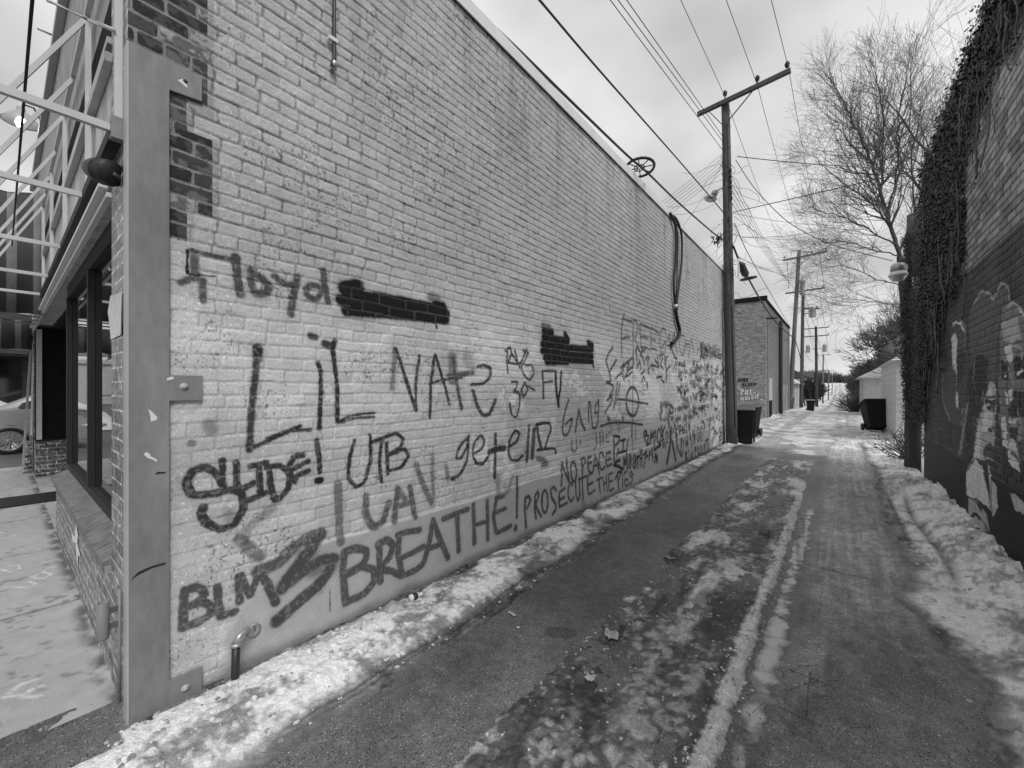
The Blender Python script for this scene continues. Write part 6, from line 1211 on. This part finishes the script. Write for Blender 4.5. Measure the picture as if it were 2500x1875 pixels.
FAN = [([(2197, 626), (2175, 554), (2150, 471), (2128, 400), (2100, 330), (2068, 268), (2040, 215), (2018, 185)], 0, .11), ([(2150, 471), (2152, 400), (2158, 330), (2150, 250), (2140, 190), (2128, 130)], .5, .07), ([(2165, 520), (2185, 450), (2192, 360), (2196, 270), (2212, 190), (2226, 135)], -.6, .06),
       ([(2128, 400), (2085, 365), (2040, 300), (1995, 262)], .8, .045), ([(2175, 554), (2130, 500), (2070, 455), (2010, 405), (1985, 375)], -.8, .05), ([(2188, 600), (2120, 560), (2060, 530), (2000, 515), (1978, 500)], .9, .045), ([(2195, 625), (2130, 610), (2060, 590), (2000, 590), (1975, 600)], -.3, .04),
       ([(2195, 620), (2235, 520), (2262, 420), (2290, 330), (2300, 250)], .4, .06), ([(2235, 520), (2225, 420), (2240, 300), (2262, 220)], -.7, .045), ([(2215, 700), (2140, 680), (2060, 650), (1990, 660)], .5, .035), ([(2215, 760), (2150, 740), (2080, 735), (2020, 750)], -.5, .03), ([(2220, 650), (2270, 560), (2310, 470)], .2, .05)]
TD = 19.5
tree(tuple(W(2222, 1015, TD)), 16, 'tall bare tree with fanned branches rising behind the ivy pole', 21, .66, r0=.2, depth=6, dens=1.1, mintw=.006, up=.07, limbs=FAN)
tree((3.75, 24.8, 0), 20, 'bare tree rising above the roof of the mural building', 8, .6, trunk_h=.34, r0=.22, lean=(-.05, -.1), depth=6, mintw=.009)
tree((4.6, 34, 0), 12, 'bare tree with drooping low boughs behind the white garages', 33, .70, trunk_h=.22, r0=.11, lean=(.05, 0), depth=6, mintw=.010, up=.08)
for i, (x, y, h_, lb) in enumerate(((5.5, 52, 11, 'dense leafless tree beyond the hipped garage'), (4.6, 60, 7, 'low bushy leafless tree on the right of the alley'), (8, 72, 12, 'broad leafless tree in the row on the right'), (6.4, 84, 10, 'fourth leafless tree down the right side'), (7, 105, 12, 'far leafless tree on the right where the road dips'), (6.5, 130, 12, 'farther leafless tree on the right near the slope'), (9, 170, 14, 'leafless tree right of the foot of the slope'))):
    tree((x, y, float(terrain(y))), h_ * 1.15, lb, 40 + i, .66, trunk_h=.24, r0=.2, depth=6, dens=1.25, mintw=.012 + .0004 * y, m2='twig', up=.09)
for i, (x, y, h_, lb) in enumerate(((4.4, 56, 8, 'thick leafless tree beyond the hipped garage'), (5.4, 80, 10, 'tall leafless tree past the low garage'), (6.6, 102, 11, 'dark leafless tree beside the alley at the bottom of the dip'), (6.2, 66, 9, 'leafless tree close behind the thick one on the right'), (5.0, 44, 8, 'leafless tree just behind the roof of the hipped garage'))):
    tree((x, y, float(terrain(y))), h_, lb, 80 + i, .62, trunk_h=.24, r0=.18, depth=6, dens=1.3, mintw=.012 + .0004 * y, m2='twig', up=.09)
for i, (x, y, h_, lb) in enumerate(((-3.5, 74, 7, 'leafless tree behind the dark pole on the left'), (-6, 112, 9, 'small leafless tree on the left by the far poles'), (-8, 180, 12, 'farthest leafless tree on the left of the alley'))):
    tree((x, y, float(terrain(y))), h_, lb, 60 + i, .7, trunk_h=.22, r0=.18, depth=6, dens=1.2, mintw=.02 + .0003 * y, m2='bark')
# far-off wood along the skyline
fw = MB(); rf = random.Random(77)
for i in range(2600):
    x = rf.uniform(-170, 150); y = rf.uniform(395, 470) if abs(x) > 6 else rf.uniform(430, 470); hh = rf.uniform(6, 13) * (.6 + .8 * mnoise.noise(Vector((x * .03, 0, 1))) + .2); b0_ = Vector((x, y, 5.5))
    for k in range(4):
        d = Vector((rf.gauss(0, .35), rf.gauss(0, .3), 1)).normalized(); fw.tube([b0_, b0_ + d * hh * .5, b0_ + d * hh + Vector((rf.gauss(0, .6), 0, 0))], [.22, .20, .10], 3, False)
tag(fw.build('far_wood', M['bark']), 'far leafless wood along the skyline at the end of the alley', 'wood', kind='stuff')
# bushes
def bush(loc, s, n, label, m='bark', seed=1, leafy=0):
    rd = random.Random(seed); mb = MB(); loc = Vector(loc)
    for i in range(n):
        p = loc + Vector((rd.gauss(0, .12), rd.gauss(0, .12), 0)) * s; d = Vector((rd.gauss(0, .55), rd.gauss(0, .55), 1)).normalized(); pts = [p]
        for j in range(5): d = (d + Vector((rd.gauss(0, .3), rd.gauss(0, .3), rd.gauss(0, .2)))).normalized(); p = p + d * s * .2; pts.append(p)
        mb.tube(pts, [.012 * (1 - .15 * k) * (1 + s * .3) for k in range(6)], 4, False)
        for _ in range(leafy): leaf(mb, rd.choice(pts[1:]) + Vector((rd.gauss(0, .05), rd.gauss(0, .05), rd.gauss(0, .05))), .07, d, rd)
    return tag(mb.build('bare_bush', M[m]), label, 'bush', 'leafless bushes along the right')
bush((1.25, 12.6, 0), .75, 45, 'tangled dark bush at the foot of the ivy pole', 'twig', 3, 3); bush((1.4, 14.6, 0), .8, 30, 'thin bare bush between the bins and the ivy pole', 'twig', 4, 1)
for i, (x, y, s, lb) in enumerate(((1.35, 39.2, 2.0, 'dark hedge-like bush at the corner of the hipped garage'), (1.5, 43, 2.4, 'tall leafless bush behind the hipped garage'), (1.8, 49, 2.6, 'second tall leafless bush along the alley on the right'), (2.2, 56, 2.8, 'third tall leafless bush farther along on the right'))): bush((x, y, float(terrain(y)) - .1), s, 220, lb, 'bark', 10 + i)

# ------------------------------------------------------------------ litter and stones
def crumple(name, u, v, s, label, cat, m, flat_=.25, seed=1, asp=1.0, rot=0, z=.01):
    rd = random.Random(seed); n = 9; mb = MB(); vs = []; c = onZ(u, v, 0)
    for i in range(n):
        for j in range(n):
            a = (i / (n - 1) - .5) * s; b__ = (j / (n - 1) - .5) * s * asp; x = a * math.cos(rot) - b__ * math.sin(rot); y = a * math.sin(rot) + b__ * math.cos(rot)
            vs.append((c.x + x + rd.gauss(0, s * .02), c.y + y + rd.gauss(0, s * .02), z + abs(rd.gauss(0, s * flat_ * .4))))
    mb.add(vs, [(i * n + j, (i + 1) * n + j, (i + 1) * n + j + 1, i * n + j + 1) for i in range(n - 1) for j in range(n - 1)]); return tag(mb.build(name, m), label, cat, 'litter lying in the alley')
paper = mat('litter_paper', .50, .7, .3, 30, .3, .002); foil = mat('litter_foil', .42, .3, .6, 50, .5, .003, metal=.4)
crumple('wrapper', 1250, 1500, .07, 'flat narrow pale wrapper lying on the dark near roadway', 'litter', paper, .04, 1, .32, -.2, .006); crumple('paper_scrap', 1265, 1535, .022, 'tiny white scrap just below the narrow wrapper', 'litter', M['white'], .1, 2, .7)
crumple('paper_scrap', 1493, 1555, .085, 'folded grey paper scrap at the edge of the dirty ice', 'litter', paper, .25, 3, 1, .4); crumple('foil_scrap', 1634, 1365, .07, 'crumpled shiny wrapper in the middle of the road', 'litter', foil, .2, 4, .5, -.6)
crumple('foil_scrap', 1755, 1258, .09, 'pale flattened wrapper farthest up the roadway', 'litter', foil, .15, 5, .6); crumple('crushed_cup', 1690, 1510, .085, 'round crushed pale lid frozen into the ice', 'litter', foil, .12, 6, .9)
crumple('paper_scrap', 1440, 760 + 900, .05, 'pale scrap among the dirty ice near the bottom', 'litter', paper, .3, 8)
def stone(u, v, s, label, m, seed, z0=0, zs=.7, asp=(1.4, 1)):
    rd = random.Random(seed); c = onZ(u, v, 0); mb = MB(); vs = []; n = 10
    for i in range(7):
        for j in range(n):
            th = math.pi * i / 6; ph = 2 * math.pi * j / n; d = Vector((math.sin(th) * math.cos(ph) * asp[0], math.sin(th) * math.sin(ph) * asp[1], math.cos(th) * zs)); d = Vector([max(-.75, min(.75, q)) for q in d]); r = s * (1 + .35 * mnoise.noise(d * 1.6 + Vector((seed, 0, 0))))
            vs.append(c + d * r + Vector((0, 0, z0 + s * zs * .5)))
    mb.add(vs, [(i * n + j, i * n + (j + 1) % n, (i + 1) * n + (j + 1) % n, (i + 1) * n + j) for i in range(6) for j in range(n)], False); return tag(mb.build('rubble_stone', m), label, 'stone')
stn = mat('rubble', .13, .8, .4, 20, .5, .004)
stone(1866, 1308, .062, 'larger dark squared stone lying by the snow ridge', stn, 4, asp=(1.5, 1)); stone(1799, 1310, .034, 'small round pale topped stone left of the squared one', mat('pale_rubble', .3, .8, .6, 20, .5, .004), 6)
icem = mat('grey_ice_lump', .42, .45, .45, 14, .7, .006, fine=.15)
for i, (u, v, s, lb) in enumerate(((960, 1515 - 15, .085, 'dirty ice lump against the wall beside the bottle'), (1445, 1268, .13, 'large smooth snow lump against the wall beneath the sprayed words'), (1330, 1330, .09, 'grey ice lump at the wall left of the smooth snow lump'), (2195, 1170, .12, 'snow lump near the foot of the ivy pole'), (2225, 1200, .10, 'flat snow lump at the near end of the mural wall'), (2270, 1475, .05, 'small white snow lump at the edge of the right bank'), (2460, 1420, .14, 'long smooth snow lump against the mural wall'))):
    o = stone(u, v, s, lb, icem if i < 3 and i != 1 else M['farsnow'], 20 + i, .0, .55); [p.__setattr__('use_smooth', True) for p in o.data.polygons]; o['category'] = 'snow lump'
# bottle
bo = empty('plastic_bottle', tuple(onZ(1016, 1500, .12))); tag(bo, 'small white plastic bottle with a dark label lying on the snow bank', 'bottle')
c = onX(1000, 1503, -2.47); d = (onX(1038, 1484, -2.47) - c).normalized(); d = (d + Vector((.1, 0, 0))).normalized(); L_ = .105; c.z = max(c.z, .06)
mb = MB(); mb.lathe([(.018, 0), (.024, .006), (.025, .012), (.0245, L_ * .62), (.018, L_ * .74), (.010, L_ * .80), (.010, L_ * .86)], c, 18, d); mb.build('body', M['white'], bo)
mb = MB(); mb.lathe([(.0262, L_ * .22), (.0262, L_ * .56)], c, 18, d); mb.build('label', M['dmetal'], bo); mb = MB(); mb.lathe([(.013, L_ * .82), (.013, L_ * 1.0), (.008, L_ * 1.01)], c, 14, d); mb.build('cap', M['chip'], bo)
# twigs in the melt water
rd9 = random.Random(2)
for i, pts in enumerate(([(1945, 1626), (1985, 1624)], [(1935, 1638), (1990, 1660), (2025, 1674)], [(1920, 1681), (1965, 1670), (2040, 1665)], [(1980, 1640), (1975, 1680), (1968, 1740)], [(1908, 1727), (1950, 1745), (1998, 1772)], [(1837, 1740), (1866, 1715)], [(1890, 1800), (1915, 1812)])):
    mb = MB(); mb.tube(smooth([onZ(u + rd9.uniform(-5, 5), v + rd9.uniform(-4, 4), .007) for u, v in pts for _ in (0, 1)][::1], 3) if len(pts) > 2 else [onZ(u, v, .007) for u, v in pts], .0011, 5); tag(mb.build('fallen_twig', M['dmetal']), 'thin dark twig lying in the wet patch beside the snow ridge', 'twig', 'fallen twigs in the wet patch')
mb = MB(); rg = random.Random(9)
for i in range(1500):
    x = rg.uniform(-2.1, .5); y = rg.uniform(1.2, 6.5) ; s = rg.uniform(.002, .006); z = .003 + s * .3
    mb.add([(x + s * rg.uniform(.6, 1.3) * math.cos(a + rg.uniform(-.3, .3)), y + s * math.sin(a), z - s * .6) for a in (0, 1.57, 3.14, 4.71)] + [(x, y, z + s * .5)], [(0, 1, 4), (1, 2, 4), (2, 3, 4), (3, 0, 4)])
tag(mb.build('road_grit', mat('grit', .16, .8, .9, 60, 0)), 'loose grit scattered over the roadway', 'grit', kind='stuff')
# broken crusts and lumps of ice along both banks and the ridge
ch = MB(); rg = random.Random(17)
def lump(x, y, z, s):
    n = 6; a0 = rg.uniform(0, 6); sx, sy, sz = s * rg.uniform(.7, 1.5), s * rg.uniform(.7, 1.3), s * rg.uniform(.2, .6)
    v = [(x + rg.gauss(0, s * .15), y, z + sz)] + [(x + math.cos(a0 + k * 1.047) * sx * rg.uniform(.6, .9), y + math.sin(a0 + k * 1.047) * sy * rg.uniform(.6, .9), z + sz * rg.uniform(.5, .8)) for k in range(n)] + [(x + math.cos(a0 + k * 1.047) * sx, y + math.sin(a0 + k * 1.047) * sy, z - s * .5) for k in range(n)]
    ch.add(v, [(0, 1 + k, 1 + (k + 1) % n) for k in range(n)] + [(1 + k, 7 + k, 7 + (k + 1) % n, 1 + (k + 1) % n) for k in range(n)])
def zat(T_, x, y):
    i = min(len(ys) - 1, int(np.searchsorted(ys, y))); j = min(len(xs) - 1, int(np.searchsorted(xs, x))); return float(road_z[i, j] + max(T_[i, j], 0))
for i in range(1500):
    y = .3 + 11 * rg.random() ** 1.6
    if i % 3: x = rg.uniform(WX + .05, -1.95); T_ = tL
    else: x = rg.uniform(.50, EX - .04); T_ = tR
    lump(x, y, zat(T_, x, y), rg.choice((.004, .006, .008, .011, .016)) * rg.uniform(.7, 1.2))
for i in range(700):
    y = rg.uniform(1.4, 7); x = -.455 + rg.gauss(0, .05); lump(x, y, zat(tM, x, y), rg.choice((.004, .007, .011)))
for i in range(500):
    y = rg.uniform(1.4, 8); x = rg.uniform(-1.3, -.5); lump(x, y, zat(tM, x, y), rg.choice((.004, .007, .010)))
m, t, b = newmat('broken_ice'); col = mth(t, 'MULTIPLY', remap(t, tnoise(t, 7, 4), .35, .65, .22, .78), remap(t, tnoise(t, 90, 2), .3, .7, .8, 1.2)); t.links.new(col, b.inputs['Base Color']); b.inputs['Roughness'].default_value = .5
tag(ch.build('broken_ice', m), 'small broken lumps of snow and ice scattered over the banks', 'ice', kind='stuff')
